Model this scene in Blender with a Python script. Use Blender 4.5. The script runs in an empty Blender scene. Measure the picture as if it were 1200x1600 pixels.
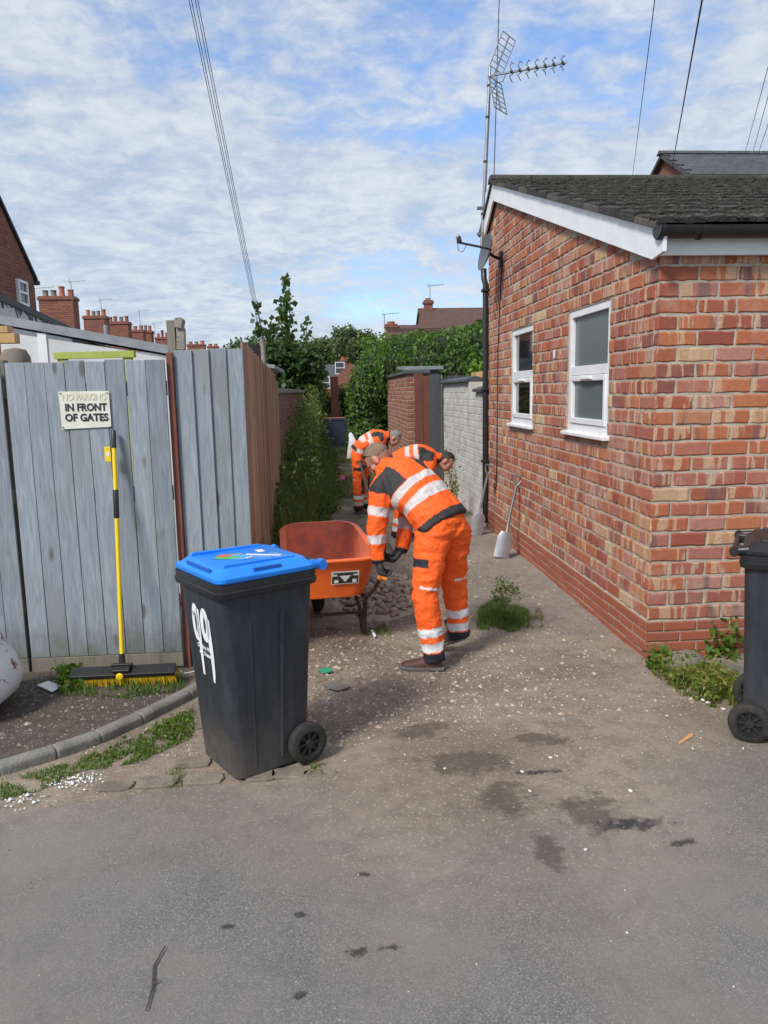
import bpy, bmesh, math, random
import numpy as np
from mathutils import Vector, Matrix, noise as mnoise
random.seed(7); RNG = np.random.default_rng(11)
R = math.radians
scene = bpy.context.scene
COL = scene.collection
# ------------------------------------------------------------------ camera
CAM_H = 1.75; FPX = 1190.0
YAW, PITCH, ROLL = R(4.1), R(9.0), R(1.1)
fw = Vector((math.sin(YAW)*math.cos(PITCH), math.cos(YAW)*math.cos(PITCH), -math.sin(PITCH)))
r0 = Vector((math.cos(YAW), -math.sin(YAW), 0)); u0 = r0.cross(fw)
rt = r0*math.cos(ROLL) - u0*math.sin(ROLL); up = u0*math.cos(ROLL) + r0*math.sin(ROLL)
cam = bpy.data.cameras.new('camera'); camo = bpy.data.objects.new('camera', cam); COL.objects.link(camo)
mw = Matrix.Identity(4)
for i in range(3):
    mw[i][0], mw[i][1], mw[i][2] = rt[i], up[i], -fw[i]
mw[2][3] = CAM_H
camo.matrix_world = mw
cam.sensor_fit = 'VERTICAL'; cam.sensor_height = 36.0; cam.lens = 36.0*FPX/1600.0
cam.clip_end = 2000; cam.clip_start = 0.05
scene.camera = camo
# ------------------------------------------------------------------ sky, sun, exposure
SUN = Vector((-0.50, -0.52, 0.70)).normalized()
w = bpy.data.worlds.new('World'); scene.world = w; w.use_nodes = True
nt = w.node_tree; nt.nodes.clear()
def N(t, ty, **k):
    n = t.nodes.new(ty)
    for a, b in k.items(): setattr(n, a, b)
    return n
out = N(nt, 'ShaderNodeOutputWorld'); bg = N(nt, 'ShaderNodeBackground')
sky = N(nt, 'ShaderNodeTexSky', sky_type='NISHITA', sun_disc=False)
sky.sun_elevation = math.asin(SUN.z); sky.sun_rotation = math.atan2(SUN.x, SUN.y)
sky.air_density = 1.0; sky.dust_density = 0.6; sky.ozone_density = 2.5
tc = N(nt, 'ShaderNodeTexCoord'); sp = N(nt, 'ShaderNodeSeparateXYZ'); nt.links.new(tc.outputs['Generated'], sp.inputs[0])
def wm(op, a, b=None, c=None):
    n = N(nt, 'ShaderNodeMath', operation=op)
    for i, v in enumerate((a, b, c)):
        if v is None: continue
        if isinstance(v, (int, float)): n.inputs[i].default_value = v
        else: nt.links.new(v, n.inputs[i])
    return n.outputs[0]
zc = wm('ADD', wm('MAXIMUM', sp.outputs[2], 0.0), 0.17)
cx = wm('DIVIDE', sp.outputs[0], zc); cy = wm('DIVIDE', sp.outputs[1], zc)
cmb = N(nt, 'ShaderNodeCombineXYZ'); nt.links.new(cx, cmb.inputs[0]); nt.links.new(cy, cmb.inputs[1])
def wnoise(scale, det, rough, off, dist=0.0):
    mp = N(nt, 'ShaderNodeMapping'); mp.inputs['Location'].default_value = off; nt.links.new(cmb.outputs[0], mp.inputs[0])
    n = N(nt, 'ShaderNodeTexNoise'); n.inputs['Scale'].default_value = scale; n.inputs['Detail'].default_value = det
    n.inputs['Roughness'].default_value = rough; n.inputs['Distortion'].default_value = dist
    nt.links.new(mp.outputs[0], n.inputs['Vector']); return n.outputs[0]
n_big = wnoise(0.6, 3, .5, (3.6, 2.3, 0)); n_mid = wnoise(3.6, 6, .6, (0, 4, 1), .5); n_fine = wnoise(12.0, 6, .62, (7, 2, 3), .4)
cov = wm('ADD', wm('ADD', wm('MULTIPLY', n_big, 1.15), wm('MULTIPLY', n_mid, .55)), wm('MULTIPLY', n_fine, .36))
mr = N(nt, 'ShaderNodeMapRange', interpolation_type='SMOOTHSTEP'); mr.inputs[1].default_value = .70; mr.inputs[2].default_value = 1.06
lowc = wm('MULTIPLY', wm('SUBTRACT', 1.0, wm('MINIMUM', wm('MULTIPLY', wm('MAXIMUM', sp.outputs[2], 0.0), 2.2), 1.0)), .17)
nt.links.new(wm('ADD', cov, lowc), mr.inputs[0])
ccol = N(nt, 'ShaderNodeMix', data_type='RGBA')
ccol.inputs[6].default_value = (2.2, 2.6, 3.2, 1); ccol.inputs[7].default_value = (3.5, 3.7, 3.95, 1)
mr2 = N(nt, 'ShaderNodeMapRange', interpolation_type='SMOOTHSTEP'); mr2.inputs[1].default_value = .36; mr2.inputs[2].default_value = .66
nt.links.new(wm('ADD', wm('MULTIPLY', n_mid, .55), wm('MULTIPLY', n_fine, .45)), mr2.inputs[0]); nt.links.new(mr2.outputs[0], ccol.inputs[0])
mixw = N(nt, 'ShaderNodeMix', data_type='RGBA'); nt.links.new(wm('MULTIPLY', mr.outputs[0], .93), mixw.inputs[0])
gain = N(nt, 'ShaderNodeMix', data_type='RGBA', blend_type='MULTIPLY'); gain.inputs[0].default_value = 1.0; gain.inputs[7].default_value = (.72, .88, 1.08, 1); nt.links.new(sky.outputs[0], gain.inputs[6]); nt.links.new(gain.outputs[2], mixw.inputs[6]); nt.links.new(ccol.outputs[2], mixw.inputs[7])
nt.links.new(mixw.outputs[2], bg.inputs[0]); bg.inputs[1].default_value = 0.105
nt.links.new(bg.outputs[0], out.inputs[0])
sl = bpy.data.lights.new('sun', 'SUN'); sl.energy = 1.85; sl.angle = R(14); sl.color = (1, .95, .88)
so = bpy.data.objects.new('sun', sl); COL.objects.link(so); so.rotation_euler = SUN.to_track_quat('Z', 'Y').to_euler(); so.location = (-8, -8, 12)
vs = scene.view_settings; vs.view_transform = 'Standard'; vs.look = 'None'; vs.exposure = 1.05; vs.gamma = 1.0; vs.use_curve_mapping = False

# ------------------------------------------------------------------ pixel helpers (photo pixel -> direction; distance comes from a surface)
def ray(x, y): return fw + rt*((x-600)/FPX) - up*((y-800)/FPX)
O = Vector((0, 0, CAM_H))
def gpt(x, y, z=0.0):
    d = ray(x, y); return O + d*((z-CAM_H)/d.z)
def atY(x, y, Y):
    d = ray(x, y); return O + d*(Y/d.y)
def atX(x, y, X):
    d = ray(x, y); return O + d*(X/d.x)

# ------------------------------------------------------------------ object helpers
def tag(o, label=None, cat=None, group=None, kind=None):
    if label: o['label'] = label
    if cat: o['category'] = cat
    if group: o['group'] = group
    if kind: o['kind'] = kind
    return o
def link(name, me, parent=None):
    o = bpy.data.objects.new(name, me); COL.objects.link(o)
    if parent is not None: o.parent = parent
    return o
def empty(name, loc=(0, 0, 0), rz=0, label=None, cat=None, group=None):
    o = bpy.data.objects.new(name, None); COL.objects.link(o); o.empty_display_size = .1
    o.location = loc; o.rotation_euler = (0, 0, rz)
    return tag(o, label, cat, group)
class MB:
    def __init__(s): s.v = []; s.f = []; s.mi = []
    def add(s, vs, fs, m=0):
        b = len(s.v); s.v += [tuple(p) for p in vs]; s.f += [tuple(b+i for i in f) for f in fs]; s.mi += [m]*len(fs); return s
    def box(s, x0, x1, y0, y1, z0, z1, m=0, M=None):
        vs = [Vector((x, y, z)) for z in (z0, z1) for y in (y0, y1) for x in (x0, x1)]
        if M is not None: vs = [M @ v for v in vs]
        return s.add(vs, [(0, 2, 3, 1), (4, 5, 7, 6), (0, 1, 5, 4), (2, 6, 7, 3), (0, 4, 6, 2), (1, 3, 7, 5)], m)
    def tube(s, pts, rad, n=8, m=0, cap=True, flat=None):
        """round tube along points; rad number or list"""
        pts = [Vector(p) for p in pts]; k = len(pts); rads = rad if isinstance(rad, (list, tuple)) else [rad]*k
        prev = None; rings = []
        for i, p in enumerate(pts):
            t = (pts[min(i+1, k-1)] - pts[max(i-1, 0)]).normalized()
            a = prev - t*prev.dot(t) if prev is not None else t.orthogonal()
            if a.length < 1e-5: a = t.orthogonal()
            a.normalize(); prev = a; b = t.cross(a)
            rr = rads[i]; ra, rb = rr if isinstance(rr, (tuple, list)) else (rr, rr)
            rings.append([p + a*ra*math.cos(2*math.pi*j/n) + b*rb*math.sin(2*math.pi*j/n) for j in range(n)])
        return s.rings(rings, m, cap)
    def rings(s, rings, m=0, cap=True, closed=False):
        n = len(rings[0]); vs = [v for r in rings for v in r]; fs = []
        K = len(rings)
        for i in range(K if closed else K-1):
            i2 = (i+1) % K
            for j in range(n):
                j2 = (j+1) % n; fs.append((i*n+j, i*n+j2, i2*n+j2, i2*n+j))
        if cap and not closed:
            fs.append(tuple(range(n))[::-1]); fs.append(tuple((K-1)*n+j for j in range(n)))
        return s.add(vs, fs, m)
    def prism(s, poly, d, m=0):
        """polygon (list of 3-D points) extruded by vector d"""
        n = len(poly); a = [Vector(p) for p in poly]; b = [p + Vector(d) for p in a]
        return s.add(a+b, [tuple(range(n))[::-1], tuple(range(n, 2*n))] + [(i, (i+1) % n, n+(i+1) % n, n+i) for i in range(n)], m)
    def lathe(s, prof, n=16, M=None, m=0, cap=True):
        rings = []
        for r_, z_ in prof:
            ring = [Vector((r_*math.cos(2*math.pi*j/n), r_*math.sin(2*math.pi*j/n), z_)) for j in range(n)]
            rings.append([M @ v for v in ring] if M is not None else ring)
        return s.rings(rings, m, cap)
    def build(s, name, mat, parent=None, smooth=False, bevel=0.0, fix=True):
        me = bpy.data.meshes.new(name); me.from_pydata(s.v, [], s.f)
        mats = mat if isinstance(mat, (list, tuple)) else [mat]
        for q in mats: me.materials.append(q)
        if len(mats) > 1: me.polygons.foreach_set('material_index', s.mi)
        if fix:
            bm = bmesh.new(); bm.from_mesh(me); bmesh.ops.recalc_face_normals(bm, faces=bm.faces)
            if bevel > 0:
                es = [e for e in bm.edges if len(e.link_faces) == 2 and e.calc_face_angle(0) > R(35)]
                bmesh.ops.bevel(bm, geom=es, offset=bevel, segments=2, affect='EDGES', profile=.5, clamp_overlap=True)
            bm.to_mesh(me); bm.free()
        if smooth:
            me.polygons.foreach_set('use_smooth', [True]*len(me.polygons))
            if smooth != 'all':
                me.set_sharp_from_angle(angle=R(40))
        return link(name, me, parent)
def rot_to(a, z=Vector((0, 0, 1))):
    return Vector(z).rotation_difference(Vector(a)).to_matrix().to_4x4()

# ------------------------------------------------------------------ materials
MATS = {}
class NT:
    """small node builder"""
    def __init__(s, name):
        s.m = bpy.data.materials.new(name); s.m.use_nodes = True; s.t = s.m.node_tree; s.t.nodes.clear()
        s.out = s.t.nodes.new('ShaderNodeOutputMaterial'); s.b = s.t.nodes.new('ShaderNodeBsdfPrincipled')
        s.t.links.new(s.b.outputs[0], s.out.inputs[0]); s.tc = None; s.geo = None; MATS[name] = s.m
    def n(s, ty, **k):
        q = s.t.nodes.new(ty)
        for a, b in k.items(): setattr(q, a, b)
        return q
    def put(s, sock, v):
        if v is None: return
        if hasattr(v, 'is_output') or isinstance(v, bpy.types.NodeSocket): s.t.links.new(v, sock)
        elif isinstance(v, (tuple, list)) and len(v) == 3 and sock.type == 'RGBA': sock.default_value = (*v, 1)
        else: sock.default_value = v
    def coord(s, which='Object'):
        if which == 'World':
            if not s.geo: s.geo = s.n('ShaderNodeNewGeometry')
            return s.geo.outputs['Position']
        if not s.tc: s.tc = s.n('ShaderNodeTexCoord')
        return s.tc.outputs[which]
    def mapped(s, c, scale=(1, 1, 1), loc=(0, 0, 0)):
        q = s.n('ShaderNodeMapping'); q.inputs['Scale'].default_value = scale; s.put(q.inputs['Location'], loc); s.put(q.inputs[0], c); return q.outputs[0]
    def noise(s, c, scale, det=4, rough=.55, dist=0.0, dim='3D', w=None):
        q = s.n('ShaderNodeTexNoise', noise_dimensions=dim); q.inputs['Scale'].default_value = scale; q.inputs['Detail'].default_value = det
        q.inputs['Roughness'].default_value = rough; q.inputs['Distortion'].default_value = dist
        if dim != '1D': s.put(q.inputs['Vector'], c)
        if w is not None: s.put(q.inputs['W'], w)
        return q.outputs[0]
    def voro(s, c, scale, feat='F1', outp='Distance'):
        q = s.n('ShaderNodeTexVoronoi', feature=feat); q.inputs['Scale'].default_value = scale; s.put(q.inputs['Vector'], c); return q.outputs[outp]
    def math(s, op, a, b=None, c=None):
        q = s.n('ShaderNodeMath', operation=op)
        for i, v in enumerate((a, b, c)): s.put(q.inputs[i], v)
        return q.outputs[0]
    def rng(s, v, a, b, c=0.0, d=1.0, smooth=True):
        q = s.n('ShaderNodeMapRange', interpolation_type='SMOOTHSTEP' if smooth else 'LINEAR'); s.put(q.inputs[0], v)
        for i, x in enumerate((a, b, c, d)): q.inputs[i+1].default_value = x
        return q.outputs[0]
    def mix(s, f, a, b, mode='MIX'):
        q = s.n('ShaderNodeMix', data_type='RGBA', blend_type=mode); s.put(q.inputs[0], f); s.put(q.inputs[6], a); s.put(q.inputs[7], b); return q.outputs[2]
    def ramp(s, f, stops, interp='LINEAR'):
        q = s.n('ShaderNodeValToRGB'); s.put(q.inputs[0], f); e = q.color_ramp; e.interpolation = interp
        while len(e.elements) < len(stops): e.elements.new(.5)
        for el, (p, c) in zip(e.elements, stops): el.position = p; el.color = (*c, 1)
        return q.outputs[0]
    def bump(s, h, dist=.01, st=1.0):
        q = s.n('ShaderNodeBump'); q.inputs['Distance'].default_value = dist; q.inputs['Strength'].default_value = st; s.put(q.inputs['Height'], h)
        s.t.links.new(q.outputs[0], s.b.inputs['Normal'])
    def fin(s, col=None, rough=.7, metal=0.0, spec=None):
        s.put(s.b.inputs['Base Color'], col); s.put(s.b.inputs['Roughness'], rough); s.b.inputs['Metallic'].default_value = metal
        if spec is not None: s.b.inputs['Specular IOR Level'].default_value = spec
        return s.m
def simple(name, c1, c2=None, scale=12, rough=.6, metal=0.0, bump=0.0, bscale=60, which='Object', rand=0.0, spec=None, stretch=(1, 1, 1)):
    s = NT(name); c = s.mapped(s.coord(which), stretch)
    col = c1
    if c2 is not None:
        col = s.mix(s.rng(s.noise(c, scale, 6, .6), .3, .7), c1, c2)
    if rand:
        oi = s.n('ShaderNodeObjectInfo'); hv = s.n('ShaderNodeHueSaturation'); s.put(hv.inputs['Value'], s.rng(oi.outputs['Random'], 0, 1, 1-rand, 1+rand, False)); s.put(hv.inputs['Color'], col); col = hv.outputs[0]
    if bump: s.bump(s.noise(c, bscale, 4, .6), bump)
    return s.fin(col, rough, metal, spec)
def dirt_nodes(s):
    p = s.coord('World')
    a = s.noise(p, 1.1, 6, .6); b = s.noise(p, 9, 6, .65); g = s.noise(p, 70, 4, .7); v = s.voro(p, 110, 'F1', 'Color')
    col = s.mix(s.rng(a, .35, .65), (.17, .122, .083), (.31, .243, .178))
    col = s.mix(s.math('MULTIPLY', s.rng(b, .42, .7), .6), col, (.092, .067, .049))
    col = s.mix(s.rng(g, .3, .75, 0, .5), col, (.27, .24, .20))
    sv = s.n('ShaderNodeSeparateColor'); s.put(sv.inputs[0], v)
    col = s.mix(s.math('MULTIPLY', s.rng(sv.outputs[0], .90, .96), .55), col, (.45, .42, .37))
    return p, col, s.math('ADD', s.math('MULTIPLY', b, .6), s.math('MULTIPLY', g, .5))
def mk_ground():
    s = NT('dirt'); p, col, h = dirt_nodes(s); xyz = s.n('ShaderNodeSeparateXYZ'); s.put(xyz.inputs[0], p)
    far = s.rng(xyz.outputs[1], 8.5, 13)
    gn = s.rng(s.noise(p, 1.7, 5, .6), .38, .6)
    col = s.mix(s.math('MULTIPLY', far, gn), col, (.075, .085, .03))
    # pale gritty strip along the brick building
    side = s.math('MULTIPLY', s.rng(xyz.outputs[0], .75, 1.5), s.math('MULTIPLY', s.rng(xyz.outputs[1], 4.8, 5.6), s.rng(xyz.outputs[1], 9.5, 8)))
    col = s.mix(s.math('MULTIPLY', side, s.rng(s.noise(p, 14, 5, .7), .35, .7)), col, (.24, .235, .225))
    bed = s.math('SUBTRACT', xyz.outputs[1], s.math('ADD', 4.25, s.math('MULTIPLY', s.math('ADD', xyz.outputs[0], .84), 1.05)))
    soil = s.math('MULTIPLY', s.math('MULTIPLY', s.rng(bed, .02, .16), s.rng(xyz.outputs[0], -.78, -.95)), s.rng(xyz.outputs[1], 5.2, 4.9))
    col = s.mix(s.math('MULTIPLY', soil, .85), col, s.mix(s.rng(s.noise(p, 25, 5, .7), .4, .7), (.045, .035, .027), (.10, .08, .062)))  # soil bed behind the kerb, its colour darkened for the shade lying there
    s.bump(h, .02, .9); return s.fin(col, .95)
def mk_road():
    s = NT('asphalt'); p, dcol, h = dirt_nodes(s); xyz = s.n('ShaderNodeSeparateXYZ'); s.put(xyz.inputs[0], p); X, Y = xyz.outputs[0], xyz.outputs[1]
    v = s.voro(p, 260, 'F1', 'Color'); sc = s.n('ShaderNodeSeparateColor'); s.put(sc.inputs[0], v)
    col = s.ramp(sc.outputs[0], [(0, (.095, .093, .090)), (.5, (.150, .146, .140)), (.85, (.195, .189, .180)), (1, (.32, .31, .29))])
    col = s.mix(s.rng(s.noise(p, 1.3, 5, .6), .35, .65, 0, .75), col, (.215, .200, .182))
    col = s.mix(s.rng(s.noise(p, 3.2, 6, .7), .5, .78, 0, .5), col, (.098, .095, .092))
    # dust washed out of the alley
    e = s.math('ADD', Y, s.math('MULTIPLY', s.math('SUBTRACT', s.noise(p, 1.8, 6, .65), .5), 1.5))
    tong = s.math('SUBTRACT', 1.0, s.rng(s.math('ABSOLUTE', s.math('SUBTRACT', X, .62)), .3, 1.3))
    e2 = s.math('ADD', e, s.math('MULTIPLY', tong, .62))
    dm = s.math('MULTIPLY', s.rng(e2, 2.35, 3.85), s.rng(s.noise(p, 22, 4, .7), .25, .6, .45, 1))
    col = s.mix(dm, col, dcol)
    # damp earth and oil stains
    def blot(cx, cy, rx, ry, ns, th):
        dx = s.math('DIVIDE', s.math('SUBTRACT', X, cx), rx); dy = s.math('DIVIDE', s.math('SUBTRACT', Y, cy), ry)
        d = s.math('ADD', s.math('SQRT', s.math('ADD', s.math('MULTIPLY', dx, dx), s.math('MULTIPLY', dy, dy))), s.math('MULTIPLY', s.math('SUBTRACT', s.noise(p, ns, 6, .7), .5), 3.0))
        return s.math('MULTIPLY', s.rng(d, th+.15, th-.5), s.rng(s.noise(p, 55, 5, .75), .28, .5, .5, 1))
    brown = (.066, .050, .038)
    for cx, cy, rx, ry in ((.80, 2.62, .09, .16), (.62, 3.35, .30, .18), (.72, 3.0, .16, .22), (1.02, 3.55, .2, .1), (.42, 3.75, .25, .2), (1.05, 2.85, .2, .2)):
        col = s.mix(s.math('MULTIPLY', blot(cx, cy, rx*.8, ry*.8, 11, .95), .72), col, brown)
    for cx, cy, rx, ry in ((1.19, 2.76, .17, .055), (.92, 3.22, .13, .03), (1.32, 2.62, .07, .03), (.05, 2.16, .05, .03), (-.14, 2.35, .035, .02), (-.38, 2.32, .03, .02), (-.13, 2.0, .03, .02), (.15, 2.17, .05, .02), (.08, 2.55, .03, .02)):
        col = s.mix(s.math('MULTIPLY', blot(cx, cy, rx, ry, 26, .85), .85), col, (.022, .021, .021))
    s.bump(s.math('ADD', s.noise(p, 420, 3, .7), s.math('MULTIPLY', s.noise(p, 30, 4), .5)), .0035, .8); return s.fin(col, .9)
def brick_mat(name, island, palette, stripes=True):
    s = NT(name); p = s.coord('World')
    if island: rnd = s.n('ShaderNodeNewGeometry').outputs['Random Per Island']
    else: rnd = s.n('ShaderNodeObjectInfo').outputs['Random']
    col = s.ramp(rnd, palette, 'CONSTANT' if False else 'LINEAR')
    xyz = s.n('ShaderNodeSeparateXYZ'); s.put(xyz.inputs[0], p)
    u = s.math('ADD', xyz.outputs[0], xyz.outputs[1]); seed = s.math('MULTIPLY', rnd, 371.0)
    cmbn = s.n('ShaderNodeCombineXYZ'); s.put(cmbn.inputs[0], u); s.put(cmbn.inputs[1], s.math('MULTIPLY', xyz.outputs[2], .10)); s.put(cmbn.inputs[2], seed)
    b1 = s.noise(cmbn.outputs[0], 23, 2, .4, .5); b2 = s.noise(cmbn.outputs[0], 9, 2, .5, .3)
    if stripes:
        edge = s.noise(p, 60, 4, .7)
        k = s.math('ADD', b1, s.math('MULTIPLY', s.math('SUBTRACT', edge, .5), .09))
        gate = s.rng(s.math('FRACT', s.math('MULTIPLY', rnd, 53.0)), .38, .46)
        col = s.mix(s.math('MULTIPLY', s.rng(k, .53, .575), s.math('MULTIPLY', gate, .68)), col, (.56, .40, .255))
        gate2 = s.rng(s.math('FRACT', s.math('MULTIPLY', rnd, 91.0)), .6, .7)
        col = s.mix(s.math('MULTIPLY', s.rng(b2, .56, .66), s.math('MULTIPLY', gate2, .8)), col, (.15, .085, .085))
        col = s.mix(s.math('MULTIPLY', s.rng(s.noise(p, 2.2, 4, .6), .52, .70), .45), col, (.50, .36, .30))
    m = s.noise(p, 45, 6, .7)
    col = s.mix(s.rng(m, .35, .75, 0, .5), col, s.mix(.6, col, (.16, .05, .03)))
    col = s.mix(s.rng(s.noise(p, 120, 3, .7), .62, .75, 0, .35), col, (.52, .42, .33))
    s.bump(s.math('ADD', m, s.math('MULTIPLY', s.noise(p, 130, 4, .7), .6)), .006, .8)
    return s.fin(col, .9)
PAL = [(0, (.34, .088, .045)), (.12, (.43, .135, .06)), (.25, (.27, .068, .042)), (.36, (.45, .16, .07)), (.48, (.36, .11, .07)), (.58, (.43, .215, .17)), (.68, (.31, .078, .047)), (.78, (.40, .15, .10)), (.87, (.20, .07, .06)), (.93, (.40, .13, .06)), (.975, (.50, .33, .19)), (1, (.54, .43, .26))]
PALP = [(0, (.31, .085, .045)), (.5, (.36, .105, .055)), (1, (.30, .09, .055))]
PALD = [(0, (.22, .09, .062)), (.5, (.29, .125, .085)), (1, (.17, .075, .06))]
PALY = [(0, (.25, .10, .065)), (.4, (.34, .15, .10)), (.7, (.22, .085, .06)), (1, (.36, .19, .13))]
def wood_mat(name, c1, c2, c3, dirty=0.0, vary=.13):
    s = NT(name); oi = s.n('ShaderNodeObjectInfo'); off = s.n('ShaderNodeCombineXYZ')
    for i in range(3): s.put(off.inputs[i], s.math('MULTIPLY', oi.outputs['Random'], 13.0+i*7))
    c = s.coord('World'); q = s.n('ShaderNodeMapping'); q.inputs['Scale'].default_value = (9, 9, .7); s.put(q.inputs[0], c); s.put(q.inputs['Location'], off.outputs[0])
    q2 = s.n('ShaderNodeMapping'); q2.inputs['Scale'].default_value = (3.2, 3.2, 1.1); s.put(q2.inputs[0], c); s.put(q2.inputs['Location'], off.outputs[0])
    g = s.noise(q.outputs[0], 5, 6, .65, 1.2); l = s.noise(q2.outputs[0], 1.6, 4, .55)
    col = s.mix(s.rng(g, .32, .7), c1, c2)
    col = s.mix(s.rng(l, .5, .72, 0, .7), col, c3)
    vo = s.n('ShaderNodeTexVoronoi'); vo.inputs['Scale'].default_value = 1.9; s.put(vo.inputs['Vector'], q2.outputs[0]); kn = s.rng(vo.outputs['Distance'], .15, .06)
    col = s.mix(s.math('MULTIPLY', kn, .75), col, (.085, .075, .065))
    xyz = s.n('ShaderNodeSeparateXYZ'); s.put(xyz.inputs[0], c)
    if dirty:
        dm = s.math('MULTIPLY', s.rng(s.math('ADD', xyz.outputs[2], s.math('MULTIPLY', s.noise(c, 7, 5, .65), .45)), .62, .22), dirty)
        col = s.mix(dm, col, (.11, .115, .075))
    hv = s.n('ShaderNodeHueSaturation'); s.put(hv.inputs['Value'], s.rng(oi.outputs['Random'], 0, 1, 1-vary, 1+vary, False)); s.put(hv.inputs['Color'], col)
    s.bump(g, .004, .8); return s.fin(hv.outputs[0], .8)
def leaf_mat(name, cs, trans=.35):
    s = NT(name); g = s.n('ShaderNodeNewGeometry'); col = s.ramp(g.outputs['Random Per Island'], cs)
    s.fin(col, .5, 0, .35); tr = s.n('ShaderNodeBsdfTranslucent'); s.put(tr.inputs[0], s.mix(.5, col, (.25, .35, .04))); mx = s.n('ShaderNodeMixShader'); mx.inputs[0].default_value = trans
    s.t.links.new(s.b.outputs[0], mx.inputs[1]); s.t.links.new(tr.outputs[0], mx.inputs[2]); s.t.links.new(mx.outputs[0], s.out.inputs[0]); return s.m
def vcol_mat(name, rough=.75, bump=.0025, bscale=90):
    s = NT(name); a = s.n('ShaderNodeVertexColor', layer_name='Col'); o = s.coord('Object')
    col = s.mix(s.rng(s.noise(o, 14, 5, .6), .4, .75, 0, .22), a.outputs[0], s.mix(1.0, a.outputs[0], (.55, .5, .45), 'MULTIPLY'))
    s.bump(s.math('ADD', s.noise(o, 17, 4, .5, 1.4), s.math('MULTIPLY', s.noise(o, bscale, 3, .6), .2)), bump*5, .85)
    s.b.inputs['Sheen Weight'].default_value = .0
    return s.fin(col, rough)

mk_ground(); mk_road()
brick_mat('brick', False, PAL); brick_mat('brick_far', True, PAL); brick_mat('brick_plain', False, PALP, False); brick_mat('brick_plain_far', True, PALP, False)
brick_mat('brick_dark', True, PALD, False); brick_mat('brick_yard', False, PALY, False); brick_mat('brick_yard_far', True, PALY, False)
simple('mortar', (.47, .42, .345), (.35, .31, .25), 20, .95, bump=.004, bscale=120, which='World')
simple('mortar_dark', (.19, .165, .14), (.13, .11, .095), 20, .95, which='World')
wood_mat('grey_timber', (.195, .232, .27), (.30, .335, .37), (.225, .24, .238), .85, .16)
wood_mat('brown_timber', (.22, .135, .085), (.40, .27, .185), (.27, .125, .06), .35, .4)
wood_mat('red_timber', (.15, .045, .032), (.20, .075, .05), (.10, .04, .03))
wood_mat('old_timber', (.16, .145, .115), (.23, .21, .175), (.10, .095, .08), .2)
wood_mat('pale_timber', (.48, .30, .12), (.56, .38, .18), (.42, .25, .10))
wood_mat('lime_timber', (.42, .50, .10), (.48, .55, .14), (.35, .40, .10))
wood_mat('slate_timber', (.045, .05, .06), (.07, .075, .085), (.04, .04, .045))
simple('white_upvc', (.80, .81, .82), (.72, .73, .74), 6, .3, which='World')
simple('white_render', (.66, .67, .68), (.54, .55, .56), 3, .85, bump=.003, bscale=40, which='World')
simple('white_paint', (.56, .56, .54), (.40, .39, .36), 4, .85, bump=.008, bscale=30, which='World')
simple('black_plastic', (.014, .014, .015), (.022, .022, .022), 20, .4, which='World')
def bin_plastic():
    s_ = NT('bin_plastic'); o = s_.coord('Object'); z = s_.n('ShaderNodeSeparateXYZ'); s_.put(z.inputs[0], o)
    n1 = s_.noise(s_.mapped(o, (6, 6, 1.2)), 3, 6, .65); n2 = s_.noise(o, 14, 6, .7); sc_ = s_.noise(s_.mapped(o, (40, 40, 3)), 4, 4, .7)
    dust = s_.math('MULTIPLY', s_.rng(s_.math('ADD', z.outputs[2], s_.math('MULTIPLY', n2, .5)), .62, .18), .5)
    col = s_.mix(s_.rng(n1, .4, .7, 0, .8), (.020, .023, .030), (.040, .043, .050))
    col = s_.mix(s_.math('MULTIPLY', s_.rng(sc_, .66, .74), .5), col, (.13, .13, .135))
    col = s_.mix(dust, col, (.13, .115, .095)); s_.bump(s_.noise(o, 260, 3), .0008, .6); return s_.fin(col, s_.rng(n2, .3, .7, .36, .58))
bin_plastic()
simple('bin_plastic_dark', (.013, .013, .015), (.022, .022, .024), 9, .4)
simple('lid_blue', (.012, .20, .74), (.016, .24, .80), 7, .33)
simple('slot_shade_blue', (.008, .10, .42), None, 7, .5)
simple('rubber', (.016, .015, .014), (.035, .032, .028), 25, .8)
simple('hub_plastic', (.012, .012, .013), (.025, .024, .023), 20, .5)
simple('steel', (.55, .55, .56), (.42, .42, .42), 15, .32, 1.0)
simple('shovel_steel', (.46, .47, .50), (.34, .34, .36), 14, .38, .6)
simple('grey_metal', (.22, .23, .24), (.16, .165, .17), 15, .5, .4)
simple('dark_metal', (.05, .05, .055), (.03, .03, .03), 15, .5, .6)
simple('dish_grey', (.085, .095, .105), (.11, .12, .13), 8, .5)
simple('tube_brown', (.045, .030, .024), (.075, .045, .032), 20, .5, .3)
simple('barrow_orange', (.88, .15, .018), (.78, .13, .025), 7, .45)
simple('barrow_inside', (.72, .15, .065), (.42, .12, .08), 11, .7, bump=.001)
simple('broom_yellow', (.85, .60, .01), None, 7, .4)
simple('bristle_yellow', (.78, .50, .015), (.66, .40, .02), 90, .6)
simple('sign_white', (.74, .74, .68), (.66, .64, .52), 9, .5)
simple('faded_yellow', (.70, .69, .45), (.66, .66, .52), 30, .6)
simple('ink_black', (.02, .018, .03), None, 7, .6)
simple('concrete', (.235, .225, .20), (.15, .145, .125), 10, .95, bump=.006, bscale=60, which='World')
simple('stone_pale', (.30, .275, .235), (.20, .185, .155), 8, .95, bump=.01, bscale=40, rand=.15)
simple('sett_stone', (.235, .20, .16), (.15, .125, .10), 9, .95, bump=.008, bscale=50, which='World', rand=.1)
simple('cobble', (.50, .395, .31), (.34, .265, .21), 14, .85, bump=.004, bscale=60, rand=.3)
simple('chip_white', (.72, .70, .66), (.50, .47, .42), 60, .8)
simple('chip_grey', (.24, .22, .195), (.15, .135, .12), 60, .9)
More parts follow.
